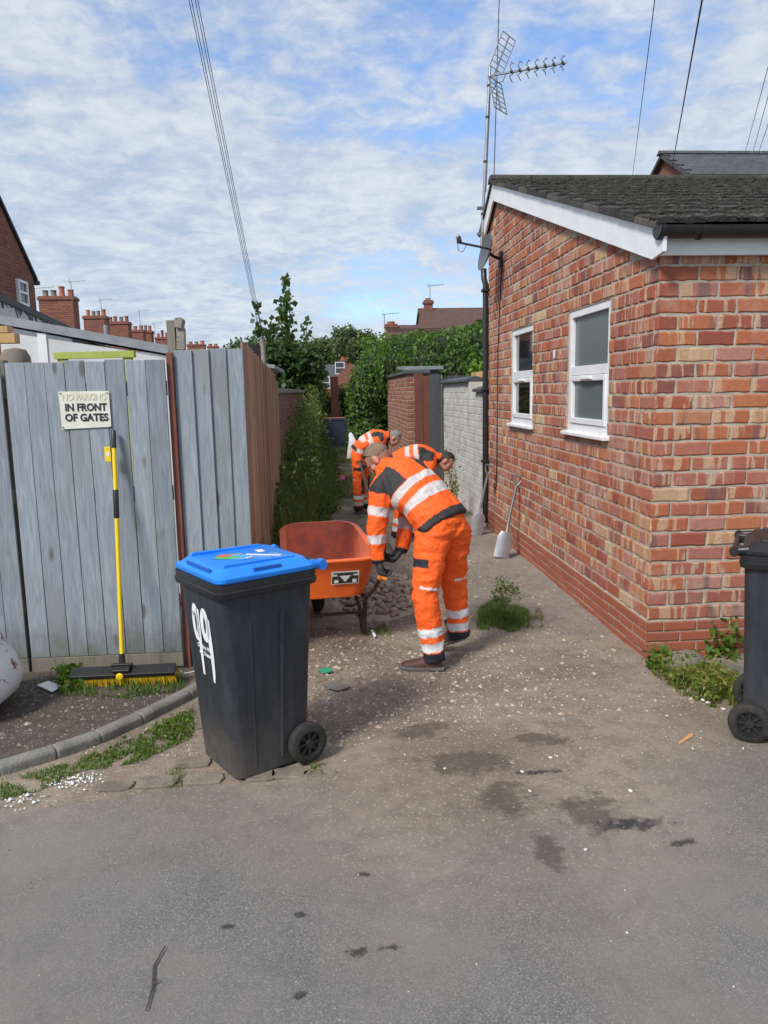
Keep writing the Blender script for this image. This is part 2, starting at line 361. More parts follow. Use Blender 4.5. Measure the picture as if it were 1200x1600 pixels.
simple('roof_tile', (.030, .028, .026), (.055, .051, .046), 12, .95, bump=.012, bscale=35, which='World', rand=.25)
simple('stone_dark', (.11, .10, .085), (.06, .055, .05), 20, .95, which='World')
simple('moss', (.022, .021, .016), (.042, .040, .028), 25, 1.0, bump=.02, bscale=60, which='World')
simple('slate', (.075, .078, .088), (.045, .047, .053), 10, .7, which='World', rand=.2)
simple('roof_brown', (.115, .062, .050), (.075, .043, .037), 6, .85, which='World')
simple('brick_flat', (.24, .098, .068), (.17, .07, .05), 6, .9, which='World')
simple('pot_clay', (.40, .13, .07), (.27, .09, .055), 9, .85, rand=.3)
simple('pot_grey', (.22, .19, .16), (.16, .13, .11), 9, .85)
simple('lead', (.06, .065, .075), (.09, .095, .10), 8, .6)
simple('roof_grey', (.30, .32, .34), (.22, .24, .26), 8, .5)
simple('bark', (.10, .08, .06), (.06, .05, .04), 20, .95)
simple('pole_wood', (.34, .31, .27), (.24, .22, .19), 10, .9)
simple('wire_black', (.015, .015, .017), None, 5, .6)
simple('skin', (.56, .27, .19), (.50, .21, .15), 12, .5)
simple('hair_brown', (.15, .095, .065), (.25, .165, .12), 90, .8, bump=.002, bscale=250)
simple('hair_grey', (.26, .25, .24), (.14, .135, .13), 90, .8, bump=.002, bscale=250)
simple('hair_dark', (.018, .014, .012), (.035, .028, .022), 90, .7, bump=.002, bscale=250)
simple('boot_leather', (.105, .040, .026), (.06, .027, .02), 25, .6, bump=.002, bscale=120)
simple('boot_sole', (.17, .165, .15), (.10, .095, .09), 25, .85)
simple('glove_black', (.022, .022, .025), (.05, .05, .055), 40, .7, bump=.002, bscale=150)
simple('glove_white', (.58, .58, .57), (.45, .45, .44), 40, .8)
simple('litter_white', (.78, .79, .80), (.68, .69, .70), 10, .6)
simple('litter_pink', (.78, .07, .30), None, 10, .5)
simple('litter_blue', (.10, .25, .52), None, 10, .5)
simple('litter_green', (.03, .30, .16), None, 10, .5)
simple('litter_wood', (.55, .30, .12), None, 10, .7)
simple('twig', (.06, .048, .040), (.10, .08, .065), 30, .9)
simple('dry_stem', (.24, .17, .09), (.16, .10, .06), 30, .9)
simple('planter', (.028, .020, .018), (.045, .03, .026), 20, .6)
simple('bag_white', (.66, .68, .70), (.5, .52, .54), 9, .5)
simple('orange_grip', (.75, .22, .02), None, 10, .5)
simple('navy_plastic', (.03, .04, .07), None, 10, .5)
def enamel():
    s = NT('enamel'); p = s.coord('World'); n = s.noise(p, 9, 5, .65); k = s.rng(n, .555, .62)
    s.fin(s.mix(k, (.72, .72, .74), s.mix(s.noise(p, 40, 3), (.30, .12, .04), (.16, .06, .03))), .35); return s.m
enamel()
def sticker():
    s = NT('lid_sticker'); p = s.coord('Object'); v = s.voro(p, 17, 'F1', 'Color'); sc = s.n('ShaderNodeSeparateColor'); s.put(sc.inputs[0], v)
    col = s.ramp(sc.outputs[0], [(0, (.08, .42, .10)), (.35, (.16, .55, .12)), (.36, (.55, .13, .06)), (.55, (.62, .30, .12)), (.56, (.60, .62, .60)), (.7, (.10, .35, .65)), (1, (.06, .28, .62))], 'CONSTANT'); s.fin(col, .5); return s.m
sticker()
def frosted(name, c, rough):
    s = NT(name); s.fin(c, rough, 0, .5); return s.m
frosted('glass_frosted', (.115, .145, .14), .28);  frosted('glass_far', (.05, .06, .07), .1)
def clear_glass():
    s_ = NT('glass_clear'); s_.fin((.02, .025, .025), .03, 0, .5); tr = s_.n('ShaderNodeBsdfTransparent'); tr.inputs[0].default_value = (.72, .78, .76, 1); mx = s_.n('ShaderNodeMixShader'); fr = s_.n('ShaderNodeFresnel'); fr.inputs[0].default_value = 1.5
    s_.t.links.new(s_.math('ADD', s_.math('MULTIPLY', fr.outputs[0], 1.3), .12), mx.inputs[0]); s_.t.links.new(tr.outputs[0], mx.inputs[1]); s_.t.links.new(s_.b.outputs[0], mx.inputs[2]); s_.t.links.new(mx.outputs[0], s_.out.inputs[0]); s_.b.inputs['Metallic'].default_value = 1; s_.b.inputs['Base Color'].default_value = (.8, .85, .85, 1)
clear_glass()
vcol_mat('hivis'); vcol_mat('hivis_trouser'); vcol_mat('skin_tone', .5, .0004, 200)
leaf_mat('ivy_leaf', [(0, (.030, .072, .013)), (.5, (.060, .135, .024)), (.85, (.095, .19, .036)), (1, (.16, .26, .05))])
leaf_mat('ivy_bright', [(0, (.09, .19, .02)), (1, (.17, .30, .04))])
leaf_mat('sycamore_leaf', [(0, (.024, .056, .022)), (.6, (.045, .095, .033)), (1, (.085, .15, .05))])
leaf_mat('far_leaf', [(0, (.045, .080, .028)), (.6, (.070, .115, .036)), (1, (.11, .15, .05))], .2)
leaf_mat('weed_leaf', [(0, (.042, .078, .018)), (.5, (.082, .13, .032)), (.85, (.14, .175, .05)), (1, (.24, .22, .09))])
leaf_mat('grass_leaf', [(0, (.060, .12, .015)), (.6, (.10, .185, .025)), (.9, (.16, .23, .04)), (1, (.27, .23, .09))])
leaf_mat('dry_leaf', [(0, (.17, .12, .04)), (.5, (.22, .19, .06)), (1, (.13, .16, .04))])
leaf_mat('weed_yellow', [(0, (.10, .17, .02)), (.6, (.18, .22, .04)), (1, (.30, .24, .07))])
G = MATS
# ================================================================== SETTING: ground and road
def grid_sheet(name, xs, ys, zf, mat):
    nx, ny = len(xs), len(ys)
    v = [(x, y, zf(x, y)) for y in ys for x in xs]
    f = [(j*nx+i, j*nx+i+1, (j+1)*nx+i+1, (j+1)*nx+i) for j in range(ny-1) for i in range(nx-1)]
    me = bpy.data.meshes.new(name); me.from_pydata(v, [], f); me.materials.append(mat)
    me.polygons.foreach_set('use_smooth', [True]*len(me.polygons))
    return tag(link(name, me), kind='structure')
def ss(x, a, b):
    t = max(0, min(1, (x-a)/(b-a))); return t*t*(3-2*t)
def gz(x, y):
    k = ss(y, 3.95, 4.7)*(1-ss(y, 30, 45))
    n = mnoise.noise(Vector((x*1.6, y*1.6, 0)))*.018 + mnoise.noise(Vector((x*7, y*7, 3)))*.006 + mnoise.noise(Vector((x*19, y*19, 9)))*.003
    soil = .02*ss(-.86-x, 0, .3)*ss(y-(4.25+(x+.84)*1.05), 0.0, .12) if x < -.8 else 0
    return -.006*(1-k) + n*k + soil*(1-ss(y, 8, 10))
xs = sorted(set([-900, -300, -100, -40, -15, -8, -5] + [round(-3.2+.05*i, 3) for i in range(125)] + [3.5, 4.5, 7, 12, 40, 100, 300, 900]))
ys = sorted(set([-300, -60, -15, -4, 0, 1.5, 2.4] + [round(3.0+.05*i, 3) for i in range(150)] + [10.5+.25*i for i in range(80)] + [31, 34, 40, 50, 70, 100, 160, 300, 900]))
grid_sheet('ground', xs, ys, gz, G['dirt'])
def road_edge(x):
    if x < -.4: return 3.17 + .06*mnoise.noise(Vector((x*2, 0, 0))) + .10*ss(x, -1.4, -.4)
    return 3.27 + .55*ss(x, -.4, .6) + .08*mnoise.noise(Vector((x*2, 0, 0)))
rx = [-60, -30, -12, -6] + [round(-4+.1*i, 3) for i in range(90)] + [6, 12, 30, 60]
rv = []; rf = []
for i, x in enumerate(rx):
    e = road_edge(x); rv += [(x, -40, .004), (x, 0, .004), (x, 2, .004), (x, e, .003)]
for i in range(len(rx)-1):
    for j in range(3): rf.append((i*4+j, i*4+4+j, i*4+5+j, i*4+1+j))
me = bpy.data.meshes.new('road'); me.from_pydata(rv, [], rf); me.materials.append(G['asphalt']); tag(link('road', me), kind='structure')

# kerb: curved row of concrete kerb stones left of the bin
kerb = empty('kerb', (0, 0, 0)); kerb['kind'] = 'structure'
kp = [gpt(-150, 1262), gpt(0, 1212), gpt(90, 1185), gpt(160, 1160), gpt(225, 1130), gpt(300, 1092), gpt(345, 1065)]
for a, b in zip(kp[:-1], kp[1:]):
    d = (b-a).normalized(); nrm = Vector((-d.y, d.x, 0))*.075; a2 = a + d*.001; b2 = b - d*.001
    m = MB(); m.prism([a2+Vector((0, 0, -.06)), a2+nrm+Vector((0, 0, -.06)), a2+nrm+Vector((0, 0, .050)), a2+nrm*.25+Vector((0, 0, .052)), a2+Vector((0, 0, .036))], b2-a2)
    m.build('kerb_stone', G['concrete'], kerb, bevel=.012)
# flat stone setts at the road edge
setts = empty('sett_row', (0, 0, 0)); setts['kind'] = 'structure'
for (x, y, L, W_) in ((300, 1192, .15, .09), (245, 1222, .16, .10), (318, 1217, .15, .10), (408, 1212, .12, .09), (452, 1208, .15, .09), (500, 1210, .13, .08), (180, 1228, .14, .08)):
    c = gpt(x, y); m = MB(); n = 9; L *= 1.15
    ring = [Vector((c.x+L*.5*(1+.15*random.random())*math.copysign(abs(math.cos(q))**.5, math.cos(q)), c.y+W_*.5*(1+.15*random.random())*math.copysign(abs(math.sin(q))**.5, math.sin(q)), -.03)) for q in [2*math.pi*i/n for i in range(n)]]
    m.prism(ring, (0, 0, .037)); m.build('sett', G['sett_stone'], setts, bevel=.006)

# ================================================================== brick laying
def brick_mesh(name, L, h, d, mat, seed, rag=.0035):
    rr = random.Random(seed); pts = []
    for (x0, z0, x1, z1, k) in ((-L/2, -h/2, L/2, -h/2, 5), (L/2, -h/2, L/2, h/2, 2), (L/2, h/2, -L/2, h/2, 5), (-L/2, h/2, -L/2, -h/2, 2)):
        for i in range(k):
            t = i/k; pts.append((x0+(x1-x0)*t + rr.uniform(-rag, rag), z0+(z1-z0)*t + rr.uniform(-rag, rag)))
    n = len(pts); v = [(x, 0, z) for x, z in pts] + [(x*(1-.008/L*2), -d, z*(1-.008/h*2)) for x, z in pts]
    f = [tuple(range(n, 2*n))] + [(i, n+i, n+(i+1) % n, (i+1) % n) for i in range(n)]
    f = [q[::-1] for q in f]
    me = bpy.data.meshes.new(name); me.from_pydata(v, [], f); me.materials.append(mat); return me
def lay(parent, name, slots, near, matn, matf, proud=.007, rag=.0045, far_name='brickwork', key=None, hjit=.0):
    """slots: (centre point on wall face, direction along wall, outward normal, length, height). nearest `near` are objects, rest one stuff mesh."""
    key = key or (lambda c: (c - O).length)
    slots = sorted(slots, key=lambda s_: key(s_[0])); cache = {}
    def basis(s_):
        c, a, nn, L, h = s_
        M = Matrix.Identity(4)
        for i in range(3): M[i][0], M[i][1], M[i][2], M[i][3] = a[i], -nn[i], (0, 0, 1)[i], c[i]
        return M
    for i, s_ in enumerate(slots[:near]):
        q = (round(s_[3], 2), round(s_[4], 3), i % 7)
        if q not in cache: cache[q] = brick_mesh(name, s_[3], s_[4], proud, G[matn], hash(q) & 1023, rag)
        o = link(name, cache[q], parent); M = basis(s_)
        M = M @ Matrix.Rotation(random.gauss(0, .008), 4, 'Y'); M.translation += Vector(s_[2])*random.uniform(-.002, .003); o.matrix_local = M
    if len(slots) > near:
        m = MB()
        for i, s_ in enumerate(slots[near:]):
            me = brick_mesh('tmp', s_[3], s_[4], proud, G[matf], i, rag); M = basis(s_); M.translation += Vector(s_[2])*random.uniform(-.002, .003)
            m.add([M @ v.co for v in me.vertices], [tuple(p.vertices) for p in me.polygons]); bpy.data.meshes.remove(me)
        tag(m.build(far_name, G[matf], parent, fix=False), kind='stuff')
def courses(p0, a, nn, length, z0, z1, ch, bl, gap, top=None, holes=(), header_every=4, joint=.013):
    """slots for a straight wall from p0 along a"""
    out = []; p0 = Vector(p0); a = Vector(a); k = 0; z = z0
    while z + ch*.5 < z1:
        hdr = header_every and k % header_every == 1
        Lb = bl/2 if hdr else bl
        s = (-.25 if hdr else (-.5 if k % 2 else 0))*bl
        while s < length:
            s0, s1 = max(s, 0), min(s+Lb, length)
            s += Lb
            ivs = [(s0, s1)]
            for (h0, h1, hz0, hz1) in holes:
                if z+ch*.6 > hz0 and z+ch*.4 < hz1:
                    nv = []
                    for (b0, b1) in ivs:
                        if b1 <= h0 or b0 >= h1: nv.append((b0, b1))
                        else:
                            if b0 < h0: nv.append((b0, h0))
                            if b1 > h1: nv.append((h1, b1))
                    ivs = nv
            for (b0, b1) in ivs:
                if b1-b0 < .03: continue
                j0 = -.007 if b0 <= 0 else joint/2; j1 = joint/2; b0 += j0; b1 -= j1
                c = (b0+b1)/2
                if top and z+ch > min(top(max(b0, 0)), top(b1)): continue
                out.append((p0 + a*c + Vector((0, 0, z+ch/2-p0.z)), a, Vector(nn), round(b1-b0, 3), round(ch-joint, 3)))
        z += ch; k += 1
    return out

# ================================================================== the brick building on the right
BX, BY0, BY1 = 2.03, 4.62, 9.55
ZE, ZR, YR = 2.60, 3.98, 9.08
def gable(y):
    return ZE + (ZR-ZE)*(y-BY0)/(YR-BY0) if y <= YR else ZR - (y-YR)*.62
bld = empty('brick_building', (BX, BY0, 0), 0, 'single-storey red brick building with mossy tiled roof and white bargeboard', 'building')
bpar = empty('tmp'); bpy.data.objects.remove(bpar)
bld.location = (0, 0, 0)
WINS = [(5.43, 6.37, 1.40, 2.37), (7.47, 8.36, 1.385, 2.37)]
m = MB(); T = .10
def strip(y0, y1, z0a, zt0, zt1):
    m.prism([(BX, y0, z0a), (BX, y1, z0a), (BX, y1, zt1), (BX, y0, zt0)], (T, 0, 0))
ycur = BY0
for (y0, y1, z0, z1) in WINS:
    strip(ycur, y0, -.1, gable(ycur), gable(y0)); m.prism([(BX, y0, -.1), (BX, y1, -.1), (BX, y1, z0), (BX, y0, z0)], (T, 0, 0))
    m.prism([(BX, y0, z1), (BX, y1, z1), (BX, y1, gable(y1)), (BX, y0, gable(y0))], (T, 0, 0)); ycur = y1
strip(ycur, YR, -.1, gable(ycur), ZR); strip(YR, BY1, -.1, ZR, gable(BY1))
m.box(BX+T, 8.0, BY0, BY0+T, -.1, ZE)
m.box(BX+T, 8.0, BY1-T, BY1, -.1, 3.4)
m.box(7.9, 8.0, BY0+T, BY1-T, -.1, 2.6)
m.build('wall', G['mortar'], bld)
# dark interior back so the rooms are closed
m = MB(); m.box(BX+.9, BX+.95, BY0+.3, BY1-.3, 0, 2.45); m.build('inner_wall', G['white_render'], bld)
CH, BL = .09636, .243
sl_side = courses((BX, BY0, .25), (0, 1, 0), (-1, 0, 0), BY1-BY0, .25, 4.1, CH, BL, 0, top=lambda s: gable(BY0+s)-.02,
                  holes=[(y0-BY0, y1-BY0, z0-.03, z1) for (y0, y1, z0, z1) in WINS], header_every=2)
sl_front = courses((BX, BY0, .25), (1, 0, 0), (0, -1, 0), 3.4, .25, 2.60, CH, BL, 0, header_every=0)
vis = [s_ for s_ in sl_front if s_[0].x < 3.0]; hid = [s_ for s_ in sl_front if s_[0].x >= 3.0]
lay(bld, 'brick', vis + sl_side + hid, 298, 'brick', 'brick_far', key=lambda c: (c-O).length + (4 if c.x > 3.0 else 0) + (1.5 if c.z > 3.3 else 0))
pl = courses((BX-.012, BY0-.012, -.03), (0, 1, 0), (-1, 0, 0), BY1-BY0, -.03, .25, .0695, .222, 0, header_every=0, joint=.008)
pl += courses((BX-.012, BY0-.012, -.03), (1, 0, 0), (0, -1, 0), 1.6, -.03, .25, .0695, .222, 0, header_every=0, joint=.008)
m = MB(); m.box(BX-.010, BX+.0, BY0-.010, BY1, -.1, .249); m.box(BX, 8, BY0-.010, BY0, -.1, .249); m.build('plinth_mortar', G['mortar'], bld)
lay(bld, 'plinth_brick', pl, 150, 'brick_plain', 'brick_plain_far', proud=.004, rag=.0008, far_name='plinth_brickwork')
# windows
for wi, (y0, y1, z0, z1) in enumerate(WINS):
    wd = MB(); fx = BX+.008; F_ = .058
    zt = z0 + (z1-z0)*(.50 if wi == 0 else .52)
    for (a, b, c, d) in ((y0, y1, z1-F_, z1), (y0, y1, z0, z0+F_), (y0, y0+F_, z0+F_, z1-F_), (y1-F_, y1, z0+F_, z1-F_), (y0+F_, y1-F_, zt-.035, zt+.035)):
        wd.box(fx, fx+.06, a, b, c, d)
    wo = wd.build('window', G['white_upvc'], bld, bevel=.004)
    sm = MB(); q = .045
    a0, a1, c0, c1 = y0+F_+.004, y1-F_-.004, z0+F_+.004, zt-.039
    for (a, b, c, d) in ((a0, a1, c1-q, c1), (a0, a1, c0, c0+q), (a0, a0+q, c0+q, c1-q), (a1-q, a1, c0+q, c1-q)): sm.box(fx-.012, fx+.045, a, b, c, d)
    sm.build('opening_sash', G['white_upvc'], wo, bevel=.005)
    gl = G['glass_frosted'] if wi == 0 else G['glass_clear']
    p1 = MB(); p1.box(fx+.03, fx+.036, y0+F_-.004, y1-F_+.004, zt+.031, z1-F_+.004); p1.build('pane', gl, wo)
    p2 = MB(); p2.box(fx+.018, fx+.024, a0+q-.004, a1-q+.004, c0+q-.004, c1-q+.004); p2.build('pane', gl, wo)
    hd = MB(); yc = (y0+y1)/2; hd.box(fx-.03, fx-.012, yc-.13, yc+.13, c1-.034, c1-.014); hd.build('vent', G['white_upvc'], wo, bevel=.003)
    sb = MB(); sb.prism([(BX-.055, y0-.05, z0-.034), (BX-.055, y0-.05, z0-.010), (fx+.01, y0-.05, z0+.004), (fx+.01, y0-.05, z0-.034)], (0, y1-y0+.06, 0)); sb.build('sill', G['white_upvc'], wo, bevel=.003)
    if wi == 1:
        cu = MB(); n = 30
        pts = [(BX+.17+.012*math.sin(i*1.1), y1-.02-.34*i/n) for i in range(n+1)]
        for i in range(n): cu.add([(pts[i][0], pts[i][1], z0-.02), (pts[i+1][0], pts[i+1][1], z0-.02), (pts[i+1][0], pts[i+1][1], z1+.02), (pts[i][0], pts[i][1], z1+.02)], [(0, 1, 2, 3)])
        cu.build('curtain', G['white_render'], wo, fix=False, smooth='all')
        bx_ = MB(); bx_.box(BX+.20, BX+.45, y0+.10, y0+.38, z0-.3, z0+.42); bx_.build('inner_shelf', G['old_timber'], wo)
# bargeboards, fascia, soffit
def slope_pt(y, dz=0): return Vector((0, y, gable(y)+dz))
bx0 = BX-.06
m = MB(); ya, yb = BY0-.16, YR
za = ZE + (ZR-ZE)*(ya-BY0)/(YR-BY0)
m.prism([(bx0, ya, za-.03), (bx0, ya, za+.09), (bx0, YR, ZR+.09), (bx0, YR, ZR-.09), (bx0, BY0+.0, ZE-.10)], (.022, 0, 0)); m.build('bargeboard', G['white_upvc'], bld, bevel=.003)
m = MB(); yb2 = BY1+.25; zb2 = ZR-(yb2-YR)*.62
m.prism([(bx0, YR+.003, ZR-.10), (bx0, YR+.003, ZR+.10), (bx0, yb2, zb2+.10), (bx0, yb2, zb2-.10)], (.022, 0, 0)); m.build('bargeboard', G['white_upvc'], bld, bevel=.003)
m = MB(); m.box(bx0+.024, 8.05, BY0-.06, BY0-.038, ZE-.085, ZE+.07); m.build('fascia', G['white_upvc'], bld, bevel=.003)
m = MB(); m.box(bx0+.024, 8.05, BY0-.037, BY0-.003, ZE-.07, ZE-.055)
m.prism([(bx0+.024, BY0, ZE-.03), (bx0+.024, YR, ZR-.05), (bx0+.024, YR, ZR-.03), (bx0+.024, BY0, ZE-.01)], (.034, 0, 0)); m.build('soffit', G['white_upvc'], bld)
# gutter
m = MB(); gy, gzc = BY0-.128, ZE+.062; n = 10; ra = []; 
prof = [(gy+.066*math.cos(math.pi*(1+i/n)), gzc+.066*math.sin(math.pi*(1+i/n))) for i in range(n+1)] + [(gy+.058*math.cos(math.pi*(2-i/n)), gzc+.058*math.sin(math.pi*(2-i/n))) for i in range(n+1)]
m.prism([(1.945, y, z) for y, z in prof], (6.0, 0, 0)); m.prism([(1.943, y, z) for y, z in prof[:11]], (.012, 0, 0)); gut = m.build('gutter', G['black_plastic'], bld, smooth=True)
for x in (1.95, 2.19, 3.2, 4.2):
    c = MB(); pr = [(gy+.073*math.cos(math.pi*(1+i/n)), gzc+.073*math.sin(math.pi*(1+i/n))) for i in range(n+1)]
    c.prism([(x, y, z) for y, z in pr], (.022, 0, 0)); c.build('gutter_bracket', G['black_plastic'], gut)
# roof: boarding, tiles course by course, ridge, moss
sl_len = math.hypot(YR-BY0, ZR-ZE); sd = Vector((0, YR-BY0, ZR-ZE)).normalized(); sn = Vector((0, -sd.z, sd.y))
roof_o = Vector((0, BY0-.085, ZE - .085*(ZR-ZE)/(YR-BY0))) + sn*.125
rl = (Vector((0, YR, ZR)) + sn*.125 - roof_o).length
m = MB(); a = roof_o - sn*.035; b = roof_o + sd*rl - sn*.035
m.prism([(BX-.05, a.y, a.z), (BX-.05, b.y, b.z), (BX-.05, b.y, b.z-.02), (BX-.05, a.y, a.z-.02)], (6.1, 0, 0))
bb = Vector((0, BY1+.26, ZR-(BY1+.26-YR)*.62+.08)); m.prism([(BX-.08, YR, ZR+.15), (BX-.08, bb.y, bb.z+.06), (BX-.08, bb.y, bb.z+.02), (BX-.08, YR, ZR+.10)], (6.1, 0, 0))
roof = m.build('roof', G['roof_tile'], bld)
NC = 14; gauge = rl/NC; tw = .30
tmes = []
for v in range(5):
    rr = random.Random(v); t = MB(); w2 = tw/2-.003; L = gauge+.05
    prf = [(-w2, 0), (-w2*.75, .006), (-w2*.45, .009), (-w2*.2, .003), (w2*.2, .003), (w2*.45, .009), (w2*.75, .006), (w2, 0)]
    lo = [Vector((x, 0, z+.020+rr.uniform(-.003, .004))) for x, z in prf]; hi = [Vector((x, L, z+.002)) for x, z in prf]; lob = [Vector((x, 0, -.006)) for x, z in prf]
    n = len(prf); t.add(lo+hi+lob, [(i, i+1, n+i+1, n+i) for i in range(n-1)] + [(2*n+i, 2*n+i+1, i+1, i) for i in range(n-1)] + [(0, n, 2*n), (n-1, 3*n-1, 2*n-1)])
    tmp = t.build('roof_tile', G['roof_tile'], None); tmes.append(tmp.data); bpy.data.objects.remove(tmp)
far_tiles = MB(); cnt = 0
B = Matrix.Identity(4)
for i in range(3): B[i][0], B[i][1], B[i][2] = (1, 0, 0)[i], sd[i], sn[i]
mossv = MB()
for c in range(NC):
    for k in range(20):
        p = roof_o + sd*(c*gauge) + Vector((BX-.09+tw*(k+.5), 0, 0)) + sn*random.uniform(-.004, .006)
        M = Matrix.Translation(p) @ B @ Matrix.Rotation(random.gauss(0, .012), 4, 'Z')
        if k < 14:
            o = link('roof_tile', tmes[(c*7+k*3) % 5], roof); o.matrix_local = M; cnt += 1
        else:
            me = tmes[(c+k) % 5]; far_tiles.add([M @ v.co for v in me.vertices], [tuple(p_.vertices) for p_ in me.polygons])
        for q in range(16):
            u_ = random.uniform(-tw/2, tw/2); v_ = abs(random.gauss(0, .06)) if random.random() < .6 else random.uniform(0, gauge)
            rr_ = random.uniform(.008, .034)*(1.0 if v_ < .1 else .7)
            ce = M @ Vector((u_, v_, .020 + rr_*.1)); a3 = random.uniform(0, 6.28); n = 5
            ring = [ce + B.to_3x3() @ Vector((rr_*random.uniform(.7, 1.3)*math.cos(a3+6.283*i/n), rr_*random.uniform(.6, 1.1)*math.sin(a3+6.283*i/n), -.006)) for i in range(n)]
            tip = ce + sn*rr_*random.uniform(.5, 1.0)
            mossv.add(ring+[tip], [(i, (i+1) % n, n) for i in range(n)])
tag(far_tiles.build('tile_courses', G['roof_tile'], roof, fix=False), kind='stuff')
tag(mossv.build('moss', G['moss'], roof, fix=False, smooth='all'), kind='stuff')
x = BX-.09
while x < 8.0:
    rg = MB(); n = 8; pr = []
    for i in range(n+1):
        q = math.pi*i/n; pr.append((x, YR+.13*math.cos(q)*1.0, ZR+.115+.07*math.sin(q)))
    rg.prism(pr, (.44, 0, 0)); rg.build('ridge_tile', G['roof_tile'], roof, smooth=True); x += .45
# verge pointing stones under the tiles
for c in range(NC):
    vg = MB(); p = roof_o + sd*((c+.02)*gauge) - sn*.035; vg.box(-.02, .05, 0, gauge*.97, -.004, .036+random.uniform(-.004, .008), M=Matrix.Translation(p+Vector((BX-.072+random.uniform(-.004, .004), 0, 0))) @ B)
    vg.build('verge_tile', G['roof_tile'] if c % 3 else G['stone_dark'], roof, bevel=.006)
# downpipe with swan neck, cable
m = MB(); X_, Y_ = BX-.045, BY1-.02
m.tube([(X_, Y_+.12, 3.22), (X_, Y_+.10, 3.10), (X_, Y_, 3.02), (X_, Y_, .06)], .036, 12); dp = m.build('downpipe', G['black_plastic'], bld, smooth=True)
for z in (2.95, 1.75, .85):
    c = MB(); c.box(X_-.05, X_+.045, Y_-.05, Y_+.05, z-.02, z+.02); c.build('pipe_bracket', G['black_plastic'], dp, bevel=.01)
m = MB(); yy = 8.97
m.tube([(BX-.02, 8.75, 3.2), (BX-.014, 8.85, 2.9), (BX-.014, yy, 2.2), (BX-.016, yy+.02, 1.5), (BX-.014, yy+.04, .62), (BX-.02, yy+.12, .5), (BX-.014, yy+.2, .6)], .006, 6); m.build('cable', G['wire_black'], bld)
# sticker on the wall
m = MB(); c = atX(866, 553, BX-.009); m.box(c.x-.001, c.x, c.y-.03, c.y+.03, c.z-.035, c.z+.035); m.build('wall_sticker', G['litter_white'], bld)
# white splash and repair patches live in the brick material

# satellite dish
D = empty('satellite_dish', (BX-.02, 8.82, 3.2), 0, 'dark grey satellite dish bracketed to the brick gable', 'satellite dish')
ax = Vector((-.95, -.05, .22)).normalized()
Md = Matrix.Translation(Vector((-.20, -.10, .06))) @ rot_to(ax)
m = MB(); prof = [(.0, -.045), (.08, -.040), (.15, -.026), (.21, -.006), (.235, .006), (.235, .010), (.205, .002), (.145, -.018), (.07, -.033), (0.0, -.038)]
m.lathe([(max(r_, .001), z_) for r_, z_ in prof], 28, Md @ Matrix.Diagonal((.86, 1.0, 1, 1)), cap=False); m.build('reflector', G['dish_grey'], D, smooth=True)
tip = Md @ Vector((0, -.20, .0)); lnb = Md @ Vector((0, -.17, .36))
m = MB(); m.tube([Md @ Vector((0, -.2, -.02)), Md @ Vector((0, -.24, .05)), lnb], .012, 6); m.build('arm', G['dark_metal'], D)
m = MB(); m.tube([lnb - ax*.02, lnb + Vector((.02, .0, .03))], .028, 8); m.tube([lnb + Vector((-.01, 0, .03)), lnb + Vector((.03, -.01, .06))], .02, 8); m.tube([lnb, lnb+Vector((.01, 0, -.09)), lnb+Vector((.06, 0, -.10)), lnb+Vector((.10, 0, -.03))], .004, 5); m.build('receiver', G['black_plastic'], D)
m = MB(); m.tube([(0, 0, 0), (-.08, -.03, .02), Md @ Vector((0, 0, -.05))], .018, 8); m.box(-.02, .02, -.05, .05, -.08, .08); m.build('bracket', G['dark_metal'], D)

# aerial
A = empty('television_aerial', (BX-.09, BY1+.02, 3.5), 0, 'silver television aerial on a tall mast at the gable end', 'aerial')
m = MB(); m.tube([(0, 0, -.05), (.10, 0, 2.02)], .019, 10); m.build('mast', G['steel'], A, smooth=True)
for z in (.35, .95, 1.45, 1.8):
    c = MB(); c.tube([(.0485*z, 0, z-.012), (.0485*z, 0, z+.012)], .024, 10); c.build('clamp', G['dark_metal'], A)
for z in (.12, .42):
    c = MB(); c.box(-.05, .10, -.02, .03, z-.015, z+.015); c.box(.07, .10, -.07, .07, z-.02, z+.02); c.build('mast_bracket', G['grey_metal'], A)
bdir = Vector((.74, -.62, -.09)).normalized(); bs = Vector((.10, -.02, 1.90)); pd = bdir.cross(Vector((0, 0, 1))).normalized(); pu = pd.cross(bdir)
m = MB(); m.tube([bs, bs + bdir*.95], .013, 6); m.build('boom', G['steel'], A)
for i in range(7):
    c = bs + bdir*(.28+.105*i); e = MB(); h = .085-.004*i
    for sgn in (-1, 1): e.tube([c - pd*h*.2 + pu*sgn*.02, c + pd*.02 + pu*sgn*h*.6 - bdir*.02, c + pd*h*.7 + pu*sgn*h + bdir*.02, c - pd*h*.4 + pu*sgn*h*1.15], .0045, 5)
    e.tube([c-pd*.03, c+pd*.03], .014, 6); e.build('director', G['dark_metal'], A)
for sgn in (-1, 1):
    r_ = MB(); base = bs + bdir*.05; d1 = (pu*sgn*.93 + bdir*(.38 if sgn > 0 else .30)).normalized(); d2 = pd
    L, W_ = .42, .16
    cs = [base + d1*.06 - d2*W_, base + d1*L - d2*W_, base + d1*L + d2*W_, base + d1*.06 + d2*W_]
    for i in range(4): r_.tube([cs[i], cs[(i+1) % 4]], .006, 5)
    for i in range(1, 6): r_.tube([base + d1*(.06+(L-.06)*i/6) - d2*W_, base + d1*(.06+(L-.06)*i/6) + d2*W_], .0045, 5)
    r_.tube([base, base + d1*L], .010, 6); r_.build('reflector_grid', G['steel'] if sgn > 0 else G['grey_metal'], A)
